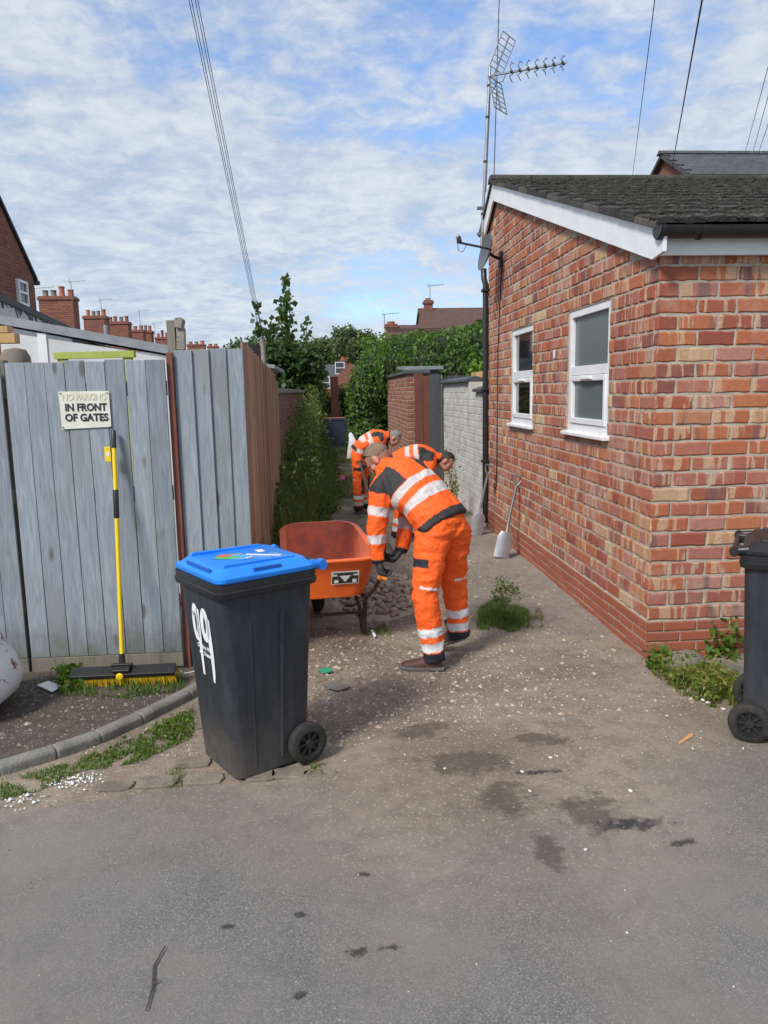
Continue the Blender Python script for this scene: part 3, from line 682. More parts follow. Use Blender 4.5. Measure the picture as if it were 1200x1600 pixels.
m = MB(); m.tube([bs+bdir*.2-pu*.02, bs+bdir*.2-pu*.1+pd*.05, bs+bdir*.1-pu*.09, (.10, -.02, 1.7), (.05, -.02, .6)], .005, 5); m.build('cable', G['wire_black'], A)

# house roof beyond the building
H2 = empty('slate_roofed_house', (11, 20, 0), 0, 'brick house with slate roof rising behind the mossy roof', 'house'); H2.location = (0, 0, 0)
zr = 7.88; m = MB(); m.prism([(9.25, 17.5, 0), (9.25, 24.5, 0), (9.25, 24.5, 5.9), (9.25, 21, zr-.12), (9.25, 17.5, 5.9)], (12, 0, 0)); m.build('wall', G['brick_flat'], H2)
rb = empty('tmp'); bpy.data.objects.remove(rb)
m = MB(); m.prism([(9.1, 17.2, 5.75), (9.1, 21, zr), (9.1, 24.8, 5.75), (9.1, 24.8, 5.65), (9.1, 21, zr-.1), (9.1, 17.2, 5.65)], (12.3, 0, 0)); r2 = m.build('roof', G['slate'], H2)
for k in range(25):
    q = MB(); q.prism([(9.05+.48*k, 20.85, zr-.02), (9.05+.48*k, 21, zr+.09), (9.05+.48*k, 21.15, zr-.02)], (.46, 0, 0)); q.build('ridge_tile', G['slate'], r2)
sls = []
sdir = Vector((0, 3.8, zr-5.75)).normalized(); sno = Vector((0, -sdir.z, sdir.y))
slm = bpy.data.meshes.new('slate'); q = MB(); q.box(-.145, .145, 0, .26, 0, .012); tq = q.build('slate', G['slate'], None); slm = tq.data; bpy.data.objects.remove(tq)
Bs = Matrix.Identity(4)
for i in range(3): Bs[i][0], Bs[i][1], Bs[i][2] = (1, 0, 0)[i], sdir[i], sno[i]
rowsn = 9; Ls = Vector((0, 3.8, zr-5.75)).length
for c in range(rowsn):
    for k in range(22):
        p = Vector((9.25+.3*k+(.15 if c % 2 else 0), 17.2, 5.75)) + sdir*(Ls-.25-.23*c) + sno*.012
        o = link('slate', slm, r2); o.matrix_local = Matrix.Translation(p) @ Bs @ Matrix.Rotation(.05, 4, 'X')

# ================================================================== fences on the left
FY = 4.82
def boards(parent, x0, x1, n, z0, z1, mat, y=FY, lap=0.0, jitter=.008, th=.018, skew=0.0):
    wdt = (x1-x0)/n
    for i in range(n):
        m = MB(); skew = random.uniform(-.004, .004); a = x0+wdt*i+.0022; b = x0+wdt*(i+1)-.0022+lap; dz = random.uniform(-jitter, jitter); dy = random.uniform(0, .004)
        y0, y1 = (y-th-dy, y-dy)
        if lap: m.prism([(a, y0+.010, z0), (b, y0-.006, z0), (b, y1-.006, z0), (a, y1+.004, z0)], (skew, 0, z1-z0+dz))
        else: m.prism([(a, y0, z0), (b, y0, z0), (b, y1, z0), (a, y1, z0)], (skew, 0, z1-z0+dz))
        m.build('board', mat, parent, bevel=.0025)
gate = empty('timber_gate', (0, 0, 0), 0, 'blue-grey timber gate of vertical boards carrying the white sign', 'gate')
boards(gate, -1.925, -.975, 8, .115, 1.965, G['grey_timber'])
m = MB(); m.box(-1.925, -.975, FY-.022, FY+.004, .02, .112); m.build('kick_board', G['old_timber'], gate, bevel=.003)
for z in (.4, 1.1, 1.75):
    m = MB(); m.box(-1.92, -.98, FY+.001, FY+.04, z, z+.09); m.build('rail', G['old_timber'], gate)
for x in (-2.02, -.958):
    m = MB(); m.box(x-.0, x+.07, FY+.045, FY+.115, -.05, 1.98); m.build('post', G['old_timber'], gate)
gate2 = empty('timber_gate', (0, 0, 0), 0, 'blue-grey timber gate leaf behind the rusty white basin', 'gate')
boards(gate2, -2.66, -1.945, 6, .115, 1.955, G['grey_timber'])
m = MB(); m.box(-2.66, -1.945, FY-.022, FY+.004, .02, .112); m.build('kick_board', G['old_timber'], gate2, bevel=.003)
for z in (.4, 1.1, 1.75):
    m = MB(); m.box(-2.65, -1.95, FY+.001, FY+.04, z, z+.09); m.build('rail', G['old_timber'], gate2)
pst = MB(); pst.prism([(-.972, FY+.01, -.05), (-.934, FY+.01, -.05), (-.934, FY+.043, -.05), (-.972, FY+.043, -.05)], (0, 0, 2.06)); tag(pst.build('gate_post', G['red_timber'], bevel=.003), 'red-brown timber post between grey gate and grey fence panel', 'post')
pan = empty('fence_panel', (0, 0, 0), 0, 'blue-grey fence panel of overlapping upright boards beside the gate', 'fence')
boards(pan, -.932, -.520, 4, .10, 2.03, G['grey_timber'], y=FY+.05, lap=.014)
m = MB(); m.box(-.93, -.53, FY+.03, FY+.05, .0, .095); m.build('gravel_board', G['old_timber'], pan, bevel=.003)
m = MB(); m.box(-.60, -.525, FY+.056, FY+.12, -.05, 2.0); m.build('post', G['old_timber'], pan)
for z in (.35, 1.05, 1.75):
    m = MB(); m.box(-.92, -.61, FY+.058, FY+.1, z, z+.08); m.build('rail', G['old_timber'], pan)
# brown fence running down the alley
bf = empty('alley_fence', (0, 0, 0), 0, 'brown close-boarded timber fence running along the alley', 'fence')
A0, A1 = Vector((-.515, FY+.075, 0)), Vector((-.67, 10.5, 0)); ad = (A1-A0); al = ad.length; ad.normalize(); an = Vector((ad.y, -ad.x, 0))
nb = 40; wdt = al/nb
for i in range(nb):
    a = A0 + ad*(wdt*i+.002); b = A0 + ad*(wdt*(i+1)+.006); t = i/nb
    zt = 2.06 - .10*t + random.uniform(-.012, .012) - (.03 if i in (5, 6) else 0) - (.05 if i > 33 else 0); m = MB()
    m.prism([a+an*.004, b+an*.022, b+an*.004, a-an*.010], (0, 0, zt)); m.build('board', G['brown_timber'], bf, bevel=.002)
for z in (.4, 1.1, 1.75):
    m = MB(); m.prism([A0-an*.012, A1-an*.012, A1-an*.05, A0-an*.05], (0, 0, .07)); o = m.build('rail', G['old_timber'], bf); o.location = (0, 0, z)
for k in range(4):
    p = A0 + ad*(.12+k*1.75); m = MB(); m.box(p.x-.14, p.x-.06, p.y, p.y+.08, -.05, 1.9); m.build('post', G['old_timber'], bf)

# sign
S = empty('gate_sign', (0, 0, 0), 0, 'white sign with black letters screwed to the grey gate', 'sign')
sc = [atY(x, y, FY-.03) for x, y in ((91, 612), (170, 611), (174, 667), (97, 671))]
sx = (sc[1]-sc[0]).normalized(); sz = (sc[0]-sc[3]).normalized(); SW = (sc[1]-sc[0]).length; SH = (sc[0]-sc[3]).length
m = MB(); m.prism([p for p in sc], (0, .003, 0)); m.build('plate', G['sign_white'], S, bevel=.002)
def text_mesh(name, body, size, mat, parent, origin, ex, ez, bold=0.0, align='CENTER', extrude=.0005, width=None):
    cu = bpy.data.curves.new(name, 'FONT'); cu.body = body; cu.size = size; cu.align_x = align; cu.align_y = 'CENTER'; cu.offset = bold; cu.extrude = extrude; cu.resolution_u = 3
    t = bpy.data.objects.new('tmp', cu); COL.objects.link(t); dg = bpy.context.evaluated_depsgraph_get(); me = bpy.data.meshes.new_from_object(t.evaluated_get(dg)); bpy.data.objects.remove(t)
    me.materials.clear(); me.materials.append(mat); me.name = name
    o = link(name, me, parent); ex = Vector(ex).normalized(); ez = Vector(ez).normalized(); ez = (ez - ex*ez.dot(ex)).normalized(); ey = ex.cross(ez)
    k = 1.0
    if width:
        xs_ = [v.co.x for v in me.vertices]; k = width/(max(xs_)-min(xs_))
    M = Matrix.Identity(4)
    for i in range(3): M[i][0], M[i][1], M[i][2], M[i][3] = ex[i]*k, ez[i], ey[i], Vector(origin)[i]
    o.matrix_local = M; return o
def onsign(u, v): return sc[3] + sx*SW*u + sz*SH*v + Vector((0, -.0022, 0))
text_mesh('lettering', 'IN FRONT', .062, G['ink_black'], S, onsign(.515, .57), sx, sz, .0022, width=SW*.83)
text_mesh('lettering', 'OF GATES', .062, G['ink_black'], S, onsign(.515, .30), sx, sz, .0022, width=SW*.86)
text_mesh('faded_lettering', 'NO PARKING', .055, G['faded_yellow'], S, onsign(.5, .85), sx, sz, .001, width=SW*.86)
for u, v in ((.04, .95), (.96, .95), (.03, .05), (.97, .05)):
    c = MB(); p = onsign(u, v); c.tube([p+Vector((0, .004, 0)), p+Vector((0, -.003, 0))], .004, 8); c.build('screw', G['dark_metal'], S)
# ================================================================== broom
top = atY(177, 672, FY-.055); bot = atY(191, 1040, FY-.27)
hl = gpt(112, 1066, .05); hr = gpt(274, 1058, .05)
br = empty('push_broom', (bot.x, bot.y, 0), 0, 'wide yellow and black push broom leaning on the grey gate', 'broom'); bo = Vector((bot.x, bot.y, 0))
top -= bo; bot -= bo
def lerp(a, b, t): return a + (b-a)*t
bot.z = .115
m = MB(); m.tube([lerp(bot, top, .05), lerp(bot, top, .955)], .0125, 12); m.build('handle', G['broom_yellow'], br, smooth=True)
m = MB(); m.tube([lerp(bot, top, .925), lerp(bot, top, .995), top], [.0145, .0145, .010], 12); m.build('end_grip', G['black_plastic'], br, smooth=True)
m = MB(); m.tube([lerp(bot, top, .63), lerp(bot, top, .635), lerp(bot, top, .745), lerp(bot, top, .75)], [.014, .0165, .0165, .014], 12); m.build('foam_grip', G['black_plastic'], br, smooth=True)
m = MB(); m.tube([bot, lerp(bot, top, .06)], [.022, .016], 10); m.build('socket', G['black_plastic'], br, smooth=True)
hd = (hr-hl).normalized(); hc = (hl+hr)/2 - bo; hc.z = .062; HL = (hr-hl).length
Mh = Matrix.Translation(Vector((0, -.02, .098))) @ Matrix.Rotation(math.atan2(hd.y, hd.x), 4, 'Z') @ Matrix.Rotation(R(26), 4, 'X')
off = (Vector((hc.x, 0, 0)) ).x
Mh = Matrix.Translation(Vector((off, 0, 0))) @ Mh
m = MB(); m.prism([Mh @ Vector(p) for p in ((-HL/2, -.045, -.012), (-HL/2, .045, -.012), (-HL/2, .04, .014), (-HL/2, -.04, .014))], Mh.to_3x3() @ Vector((HL, 0, 0))); m.build('head', G['black_plastic'], br, bevel=.004)
m = MB(); m.box(-.045-off, .055-off, -.032, .032, .012, .040, M=Mh); m.box(-.06-off, .07-off, .008, .026, .03, .05, M=Mh); m.build('bracket', G['bin_plastic_dark'], br, bevel=.005)
m = MB(); kp_ = Mh @ Vector((-.0-off, -.046, .010)); nrm = (Mh.to_3x3() @ Vector((0, -1, .35))).normalized()
m.lathe([(.001, .0), (.020, 0), (.022, .004), (.022, .012), (.016, .016), (.001, .016)], 10, Matrix.Translation(kp_) @ rot_to(nrm), cap=False); m.build('knob', G['broom_yellow'], br)
m = MB()
for i in range(150):
    for j in range(4):
        x_ = -HL/2 + HL*(i+.5)/150; y_ = -.040+.026*j
        a = Mh @ Vector((x_, y_, -.011)); fl = (x_/(HL/2)); d = Mh.to_3x3() @ Vector((fl*.012 + random.gauss(0, .004), (j-1.5)*.006+random.gauss(0, .004), -.062 if abs(fl) < .97 else -.066))
        b = a + d; b.z = max(b.z, .004)
        w_ = Vector((.0022, 0, 0)); m.add([a-w_, a+w_, b+w_, b-w_], [(0, 1, 2, 3)])
tag(m.build('bristles', G['bristle_yellow'], br, fix=False), kind='stuff')
m = MB(); tg = lerp(bot, top, .90); m.box(tg.x-.055, tg.x-.018, tg.y-.012, tg.y-.009, tg.z-.045, tg.z+.045); tl = m.build('price_tag', G['broom_yellow'], br, bevel=.002)
m = MB(); m.box(tg.x-.044, tg.x-.026, tg.y-.0132, tg.y-.0122, tg.z-.012, tg.z+.014); m.build('tag_print', G['litter_white'], tl)

# ================================================================== wheelie bins
def rrect(wx, wy, r_, z, n=5, cx=0, cy=0):
    pts = []
    for (sx_, sy_, a0) in ((1, 1, 0), (-1, 1, 90), (-1, -1, 180), (1, -1, 270)):
        for i in range(n+1):
            q = R(a0+90*i/n); pts.append(Vector((cx+sx_*(wx/2-r_)+r_*math.cos(q), cy+sy_*(wy/2-r_)+r_*math.sin(q), z)))
    return pts
def wheelie_bin(loc, ang, label, lidmat, with_slot_shade, fs=.85):
    """local +x is the wheel/handle side"""
    b = empty('wheelie_bin', loc, ang, label, 'wheelie bin', 'wheelie bins')
    m = MB(); prof = [(.0, .43, .42, .05), (.012, .455, .45, .06), (.05, .46, .455, .06), (.5, .51, .50, .055), (.80, .545, .53, .05), (.895, .555, .54, .05)]
    m.rings([rrect(wx, wy, r_, z, 5, .012*(1-z)) for z, wx, wy, r_ in prof]); bd = m.build('body', G['bin_plastic'], b, smooth=True)
    # pressed ribs on both sides and the front
    for sgn in (-1, 1):
        rb_ = MB(); rb_.tube([(.06, sgn*(.2225+.003), .06), (.075, sgn*.268, .78)], [.010, .012], 6); rb_.build('rib', G['bin_plastic'], bd, smooth=True)
    for sgn in (-1, 1):
        rb_ = MB(); rb_.tube([(-.10, sgn*.2255, .06), (-.115, sgn*.264, .86)], [.006, .007], 6); rb_.build('rib', G['bin_plastic'], bd, smooth=True)
    # rim
    m = MB(); m.rings([rrect(.56, .545, .05, .872), rrect(.605, .59, .06, .880), rrect(.615, .60, .06, .905), rrect(.600, .585, .055, .909), rrect(.60, .585, .055, .942), rrect(.57, .555, .05, .944)]); m.build('rim', G['bin_plastic_dark'], b, smooth=True)
    # lid
    m = MB(); m.rings([rrect(.585, .575, .05, .9445), rrect(.592, .582, .05, .950), rrect(.590, .580, .05, .966), rrect(.572, .56, .05, .973), rrect(.545, .535, .05, .976), rrect(.50, .485, .05, .998, cx=.005), rrect(.47, .455, .05, 1.002, cx=.005)]); lid = m.build('lid', lidmat, b, smooth=True)
    # raised rails on the lid top, darker blue blocks painting the shade of grip slots
    for sgn in (-1, 1):
        q = MB(); q.rings([[Vector((x_, sgn*.20+dy, z_)) for x_, z_ in ((-.235, .995), (.20, .995), (.20, 1.010), (-.22, 1.016))] for dy in (-.012, .012)]); q.build('lid_rail', lidmat, lid, bevel=.004)
    if with_slot_shade:
        for (cx_, cy_, wx, wy) in ((-.268, 0, .012, .30), (.0, -.263, .16, .012), (.0, .263, .16, .012)):
            q = MB(); q.box(cx_-wx/2, cx_+wx/2, cy_-wy/2, cy_+wy/2, .972, .992)
            q.build('grip_slot_shade', G['slot_shade_blue'], lid)
    # hinge and handle at the back
    for y_ in (-.20, .20):
        q = MB(); q.box(.27, .345, y_-.022, y_+.022, .925, .975); q.build('hinge', G['bin_plastic_dark'], b, bevel=.01)
    q = MB(); q.tube([(.335, -.27, .955), (.335, .27, .955)], .016, 10); q.build('handle', G['bin_plastic_dark'], b, smooth=True)
    for y_ in (-.262, .262):
        q = MB(); q.tube([(.26, y_, .965), (.335, y_, .957)], [.022, .02], 10); q.tube([(.335, y_-.02, .956), (.335, y_+.02, .956)], .026, 12); q.build('lid_hinge', lidmat, lid, smooth=True)
    # axle and wheels
    q = MB(); q.tube([(.205, -.25, .10), (.205, .25, .10)], .012, 8); q.build('axle', G['dark_metal'], b)
    q = MB(); q.box(.16, .25, -.20, .20, .06, .15); q.build('axle_housing', G['bin_plastic_dark'], b, bevel=.012)
    for sgn in (-1, 1):
        W = empty('wheel', (.205, sgn*.262, .10)); W.parent = b; W.rotation_euler = (R(90), 0, 0)
        t = MB(); t.lathe([(.066, -.026), (.088, -.026), (.098, -.018), (.100, -.006), (.100, .006), (.098, .018), (.088, .026), (.066, .026), (.064, 0.0)], 30, cap=False); n_ = 30
        t.build('tyre', G['rubber'], W, smooth=True)
        h = MB(); h.lathe([(.066, -.022), (.058, -.022), (.054, -.010), (.054, .010), (.058, .022), (.066, .022)], 24, cap=False); h.lathe([(.001, -.026), (.020, -.026), (.022, -.020), (.022, .020), (.020, .026), (.001, .026)], 14, cap=False)
        for k in range(8):
            a_ = 2*math.pi*k/8; h.box(.018, .058, -.006, .006, -.018, .018, M=Matrix.Rotation(a_, 4, 'Z'))
        h.lathe([(.001, -.004), (.056, -.004), (.056, .004), (.001, .004)], 24, cap=False); h.build('hub', G['hub_plastic'], W)
    for ch in list(b.children) + list(bd.children) + list(lid.children):
        if ch.type == 'EMPTY': ch.location.x *= fs; ch.location.y *= fs
        else:
            for v in ch.data.vertices: v.co.x *= fs; v.co.y *= fs
    return b, lid
BANG = R(33)
BCEN = Vector((-.408, 3.535, 0))
wb1, lid1 = wheelie_bin(BCEN, BANG, 'black wheelie bin with bright blue lid and white painted number', G['lid_blue'], True)
# stickers and litter on the lid
def lid_patch(name, pts, mat, z=1.0035):
    m = MB(); m.prism([(x*.85, y*.85, z) for x, y in pts], (0, 0, .0012)); return m.build(name, mat, lid1)
lid_patch('sticker', [(-.17, .03), (-.06, -.10), (.02, -.07), (.01, .06), (-.10, .10)], G['lid_sticker'])
lid_patch('sticker', [(.10, -.16), (.17, -.17), (.18, -.05), (.12, -.04)], G['litter_blue'])
lid_patch('sticker', [(.10, .02), (.14, .015), (.15, .08), (.11, .085)], G['litter_white'])
m = MB(); m.box(.02, .19, -.004, .004, 1.003, 1.008, M=Matrix.Translation((0, .02, 0)) @ Matrix.Rotation(R(-48), 4, 'Z')); m.build('white_stick', G['litter_white'], lid1)
# painted digits on the tapered front (local -x)
def front_pt(s, z, off=.0018):
    wx = .46 + (.545-.46)*(z-.05)/.75; return Vector(((.012*(1-z)-wx/2)*.85-off, s*.85, z))
def stroke(pts, wd):
    m = MB(); n = len(pts); L_, R_ = [], []
    for i in range(n):
        a = Vector(pts[max(i-1, 0)]); b = Vector(pts[min(i+1, n-1)]); t = (b-a).normalized(); nn = Vector((-t.y, t.x)); p = Vector(pts[i]); w_ = (wd[i] if isinstance(wd, list) else wd)/2
        L_.append(front_pt(*(p+nn*w_))); R_.append(front_pt(*(p-nn*w_)))
    m.add(L_+R_, [(i, i+1, n+i+1, n+i) for i in range(n-1)]); return m
def oval(cx, cz, rx_, rz_, a0=0, a1=360, n=20): return [(cx+rx_*math.cos(R(a0+(a1-a0)*i/n)), cz+rz_*math.sin(R(a0+(a1-a0)*i/n))) for i in range(n+1)]
for (m, nm) in ((stroke(oval(.085, .71, .028, .075, 20, 400), .034), 'painted_digit'), (stroke([(.052, .78), (.053, .70), (.052, .60), (.048, .46)], [.036, .042, .036, .024]), 'painted_digit'),
                (stroke(oval(-.030, .715, .034, .062, 60, 440), .040), 'painted_digit'), (stroke([(-.073, .75), (-.077, .66), (-.085, .58), (-.083, .50), (-.077, .45)], [.042, .046, .042, .034, .020]), 'painted_digit')):
    m.build(nm, G['litter_white'], wb1, fix=False)
ps = wb1.matrix_world
o = text_mesh('lettering', 'Cheshire West', .026, G['litter_white'], wb1, front_pt(.0, .600, .0022), (0, -1, 0), (0.05, 0, 1), .0004)
o = text_mesh('lettering', 'and Chester', .026, G['litter_white'], wb1, front_pt(.0, .570, .0022), (0, -1, 0), (0.05, 0, 1), .0004)
# right-hand bin: wheels to the left
wb2, lid2 = wheelie_bin(Vector((2.30, 3.51, 0)), R(148.5), 'black wheelie bin with black lid standing by the brick corner', G['bin_plastic_dark'], False)
m = MB(); m.box(-.10, .10, -.17, .04, 1.0035, 1.006); m.build('sticker', G['litter_white'], lid2)

# ================================================================== rusty white basin at the left edge
bs_ = empty('enamel_basin', (-1.88, 4.20, .02), 0, 'rusty white enamel basin tipped on the soil by the gate', 'basin')
m = MB(); Mb = Matrix.Translation((-.10, 0, .18)) @ Matrix.Rotation(R(-38), 4, 'Y') @ Matrix.Diagonal((1, 1.25, 1, 1))
m.lathe([(.001, -.17), (.12, -.17), (.19, -.12), (.225, .0), (.24, .10), (.252, .115), (.252, .125), (.232, .122), (.215, .09), (.20, .0), (.165, -.10), (.11, -.14), (.001, -.14)], 36, Mb, cap=False); m.build('bowl', G['enamel'], bs_, smooth=True)
m = MB(); m.lathe([(.001, -.12), (.17, -.11), (.205, .02), (.20, .03), (.001, .03)], 24, Mb, cap=False); m.build('dark_fill', G['planter'], bs_, smooth=True)  # dark solid filling the bowl so its inside is dark

# ================================================================== wheelbarrow
WB = empty('wheelbarrow', (-.04, 5.42, 0), R(8), 'orange plastic wheelbarrow with brown tubular frame', 'wheelbarrow')
def tub_ring(z, y0, y1, w0, w1, r_, dz=0.0, n=6):
    """rounded quad: rear edge y0 (width w0), front edge y1 (width w1); rim rises by dz to the front"""
    pts = []; cs = [(w0/2, y0, 270), (w1/2, y1, 0), (-w1/2, y1, 90), (-w0/2, y0, 180)]
    for (x_, y_, a0) in cs:
        sx_ = 1 if x_ > 0 else -1; sy_ = 1 if y_ == y1 else -1
        for i in range(n+1):
            q = R(a0+90*i/n); px, py = x_-sx_*r_+r_*math.cos(q), y_-sy_*r_+r_*math.sin(q)
            pts.append(Vector((px, py, z + dz*max(0, (py-y0)/(y1-y0))**1.5)))
    return pts
m = MB(); m.rings([tub_ring(.345, -.30, .16, .40, .34, .09, .02), tub_ring(.36, -.34, .20, .46, .38, .11, .03), tub_ring(.50, -.38, .34, .56, .48, .13, .08), tub_ring(.625, -.42, .44, .64, .56, .15, .12), tub_ring(.628, -.445, .465, .69, .61, .17, .12), tub_ring(.638, -.445, .465, .69, .61, .17, .12), tub_ring(.64, -.40, .42, .60, .52, .13, .12)], cap=False)
m.f.append(tuple(range(28))[::-1]); m.mi.append(0)
m.build('tub', G['barrow_orange'], WB, smooth=True)
m = MB(); m.rings([tub_ring(.640, -.402, .422, .604, .524, .13, .12), tub_ring(.50, -.365, .325, .535, .455, .12, .08), tub_ring(.375, -.325, .19, .43, .36, .10, .03)], cap=False)
m.f.append(tuple(range(56, 84))); m.mi.append(0); m.build('tub_lining', G['barrow_inside'], WB, smooth=True, fix=False)
# label on the rear face
def rear(u, v, off=.004):
    z = .40+v*.20; y = -.345-(z-.36)*.30-off; return Vector((u, y, z))
m = MB(); m.add([rear(-.02, .30), rear(.17, .30), rear(.17, .78), rear(-.02, .78)], [(0, 1, 2, 3)]); lb = m.build('label', G['sign_white'], WB, fix=False)
m = MB(); m.add([rear(-.015, .33, .005), rear(.165, .33, .005), rear(.165, .60, .005), rear(-.015, .60, .005)], [(0, 1, 2, 3)]); m.build('label_print', G['tube_brown'], lb, fix=False)
m = MB(); m.add([rear(.035, .62, .0056), rear(.115, .62, .0056), rear(.075, .38, .0056)], [(0, 1, 2)]); m.build('label_arrow', G['litter_white'], lb, fix=False)
for u in (.0, .125):
    m = MB(); m.add([rear(u, .35, .0057), rear(u+.028, .35, .0057), rear(u+.028, .47, .0057), rear(u, .47, .0057)], [(0, 1, 2, 3)]); m.build('label_box', G['litter_white'], lb, fix=False)
for (u0_, u1_, v_) in ((-.008, .158, .70), (.02, .13, .64)):
    m = MB(); m.add([rear(u0_, v_-.025, .0056), rear(u1_, v_-.025, .0056), rear(u1_, v_+.025, .0056), rear(u0_, v_+.025, .0056)], [(0, 1, 2, 3)]); m.build('label_line', G['dark_metal'], lb, fix=False)
for sgn in (-1, 1):
    m = MB(); m.tube([(sgn*.06, .62, .22), (sgn*.12, .40, .29), (sgn*.20, 0.0, .325), (sgn*.235, -.30, .335), (sgn*.26, -.46, .43), (sgn*.275, -.60, .54), (sgn*.28, -.70, .57)], .016, 10); m.build('frame_rail', G['tube_brown'], WB, smooth=True)
    m = MB(); m.tube([(sgn*.275, -.60, .54), (sgn*.28, -.72, .575)], .020, 10); m.build('handle_grip', G['orange_grip'] if sgn > 0 else G['black_plastic'], WB, smooth=True)
    m = MB(); m.tube([(sgn*.20, .02, .315), (sgn*.235, -.03, .18), (sgn*.245, -.06, .03), (sgn*.245, -.10, .012), (sgn*.245, -.14, .03), (sgn*.24, -.20, .20), (sgn*.235, -.27, .325)], .015, 10); m.build('leg', G['tube_brown'], WB, smooth=True)
m = MB(); m.tube([(-.245, -.10, .17), (.245, -.10, .17)], .012, 8); m.build('leg_brace', G['tube_brown'], WB)
W = empty('wheel', (0, .60, .185)); W.parent = WB; W.rotation_euler = (0, R(90), 0)
t = MB(); t.lathe([(.10, -.035), (.15, -.042), (.176, -.03), (.185, 0), (.176, .03), (.15, .042), (.10, .035)], 28, cap=False); t.build('tyre', G['rubber'], W, smooth=True)
t = MB(); t.lathe([(.001, -.03), (.10, -.03), (.105, 0), (.10, .03), (.001, .03)], 20, cap=False); t.build('rim', G['dark_metal'], W)

# dark planter behind the wheelbarrow
P = empty('black_planter', (-.43, 7.35, 0), R(6), 'black plastic planter box behind the orange wheelbarrow', 'planter')
m = MB(); m.rings([rrect(.46, .32, .03, .0), rrect(.52, .38, .03, .27), rrect(.56, .42, .03, .275), rrect(.56, .42, .03, .31), rrect(.50, .36, .03, .31), rrect(.46, .32, .03, .20)]); m.build('box', G['planter'], P, smooth=True)
m = MB(); m.box(-.22, .22, -.15, .15, .19, .235); m.build('soil', G['mortar_dark'], P)
tag(MB().prism([(-.13, 7.30, .03), (.05, 7.24, .02), (.07, 7.38, .03), (-.10, 7.42, .05)], (0, 0, .05)).build('litter_bag', G['bag_white'], None, bevel=.012), 'crumpled white plastic bag beside the black planter', 'litter')

# ================================================================== shovels
def shovel(loc, topv, label, blade=True):
    s = empty('shovel', loc, 0, label, 'shovel', 'shovels'); t = Vector(topv) - Vector(loc); L = t.length; d = t.normalized()
    sidev = d.cross(Vector((0, -1, .2))).normalized(); nv = sidev.cross(d)
    M = Matrix.Identity(4)
    for i in range(3): M[i][0], M[i][1], M[i][2] = sidev[i], nv[i], d[i]
    m = MB(); m.tube([M @ Vector((0, 0, .30)), M @ Vector((0, -.015, .5)), M @ Vector((0, 0, L-.10))], [.017, .016, .015], 10); m.build('shaft', G['grey_metal'], s, smooth=True)
    m = MB(); m.tube([M @ Vector((0, 0, L-.12)), M @ Vector((-.035, 0, L-.06)), M @ Vector((-.05, 0, L)), M @ Vector((.05, 0, L)), M @ Vector((.035, 0, L-.06)), M @ Vector((0, 0, L-.12))], .013, 8); m.build('grip', G['grey_metal'], s, smooth=True)
    if blade:
        m = MB(); rows = []
        for i in range(6):
            z = .005 + .275*i/5; wd = .083 if i < 5 else .055
            rows.append([M @ Vector((wd*(-1+2*j/6), .018*(1-(2*j/6-1)**2) + .012*(i/5)**2 - .012, z)) for j in range(7)])
        vs_ = [v for r_ in rows for v in r_]; fs = [(i*7+j, i*7+j+1, i*7+8+j, i*7+7+j) for i in range(5) for j in range(6)]
        k = len(vs_); vs2 = vs_ + [v + nv*.004 for v in vs_]; fs2 = fs + [tuple(k+q for q in f)[::-1] for f in fs]
        bd_ = [0*7+j for j in range(7)] + [i*7+6 for i in range(1, 6)] + [5*7+j for j in range(5, -1, -1)] + [i*7 for i in range(4, 0, -1)]
        fs2 += [(bd_[i], bd_[(i+1) % len(bd_)], k+bd_[(i+1) % len(bd_)], k+bd_[i]) for i in range(len(bd_))]
        m.add(vs2, fs2); m.build('blade', G['shovel_steel'], s, smooth=True)
        m = MB(); m.tube([M @ Vector((0, .004, .22)), M @ Vector((0, 0, .34))], [.012, .019], 10); m.build('socket', G['shovel_steel'], s, smooth=True)
    return s
b_ = gpt(783, 872); shovel(b_, atX(810, 744, BX-.03), 'steel shovel with square blade leaning on the red brick wall')
b_ = gpt(742, 834, .03); b_ = Vector((b_.x, b_.y, .0)); shovel(b_, atX(765, 727, BX-.10), 'grey-handled shovel leaning beside the black downpipe')
# ================================================================== walls and gates beyond the brick building
ww = empty('painted_wall', (0, 0, 0), 0, 'white-painted brick yard wall with dark stepped coping', 'wall')
WX = BX-.02
m = MB(); m.box(WX+.01, WX+.22, 9.62, 10.85, -.1, 1.72); m.box(WX+.01, WX+.22, 10.85, 13.2, -.1, 1.92 if False else 1.86); m.build('core', G['white_paint'], ww)
sl_w = courses((WX+.01, 9.62, .0), (0, 1, 0), (-1, 0, 0), 3.58, .0, 1.86, .0945, .243, 0, top=lambda s: 1.73 if s < 1.23 else 1.87, header_every=4, joint=.008)
lay(ww, 'painted_brick', sl_w, 300, 'white_paint', 'white_paint', proud=.0035, rag=.0035)
for (y0, y1, z) in ((10.85, 13.25, 1.86), (9.62, 10.3, 1.72)):
    k = 0; y = y0
    while y < y1-.05:
        c = MB(); c.prism([(WX-.05, y, z), (WX-.05, y, z+.035), (WX+.11, y, z+.085), (WX+.28, y, z+.035), (WX+.28, y, z)], (0, min(.30, y1-y)-.006, 0)); c.build('coping', G['slate'], ww, bevel=.006); y += .30
yf = empty('yard_fence', (0, 0, 0), 0, 'pale timber fence top behind the white-painted wall', 'fence')
for i in range(16):
    m = MB(); m.box(2.5, 2.52, 9.7+.22*i, 9.7+.22*i+.21, 0, 2.04); m.build('board', G['pale_timber'], yf)
m = MB(); m.box(2.47, 2.499, 9.7, 13.2, 1.80, 1.90); m.build('rail', G['pale_timber'], yf)
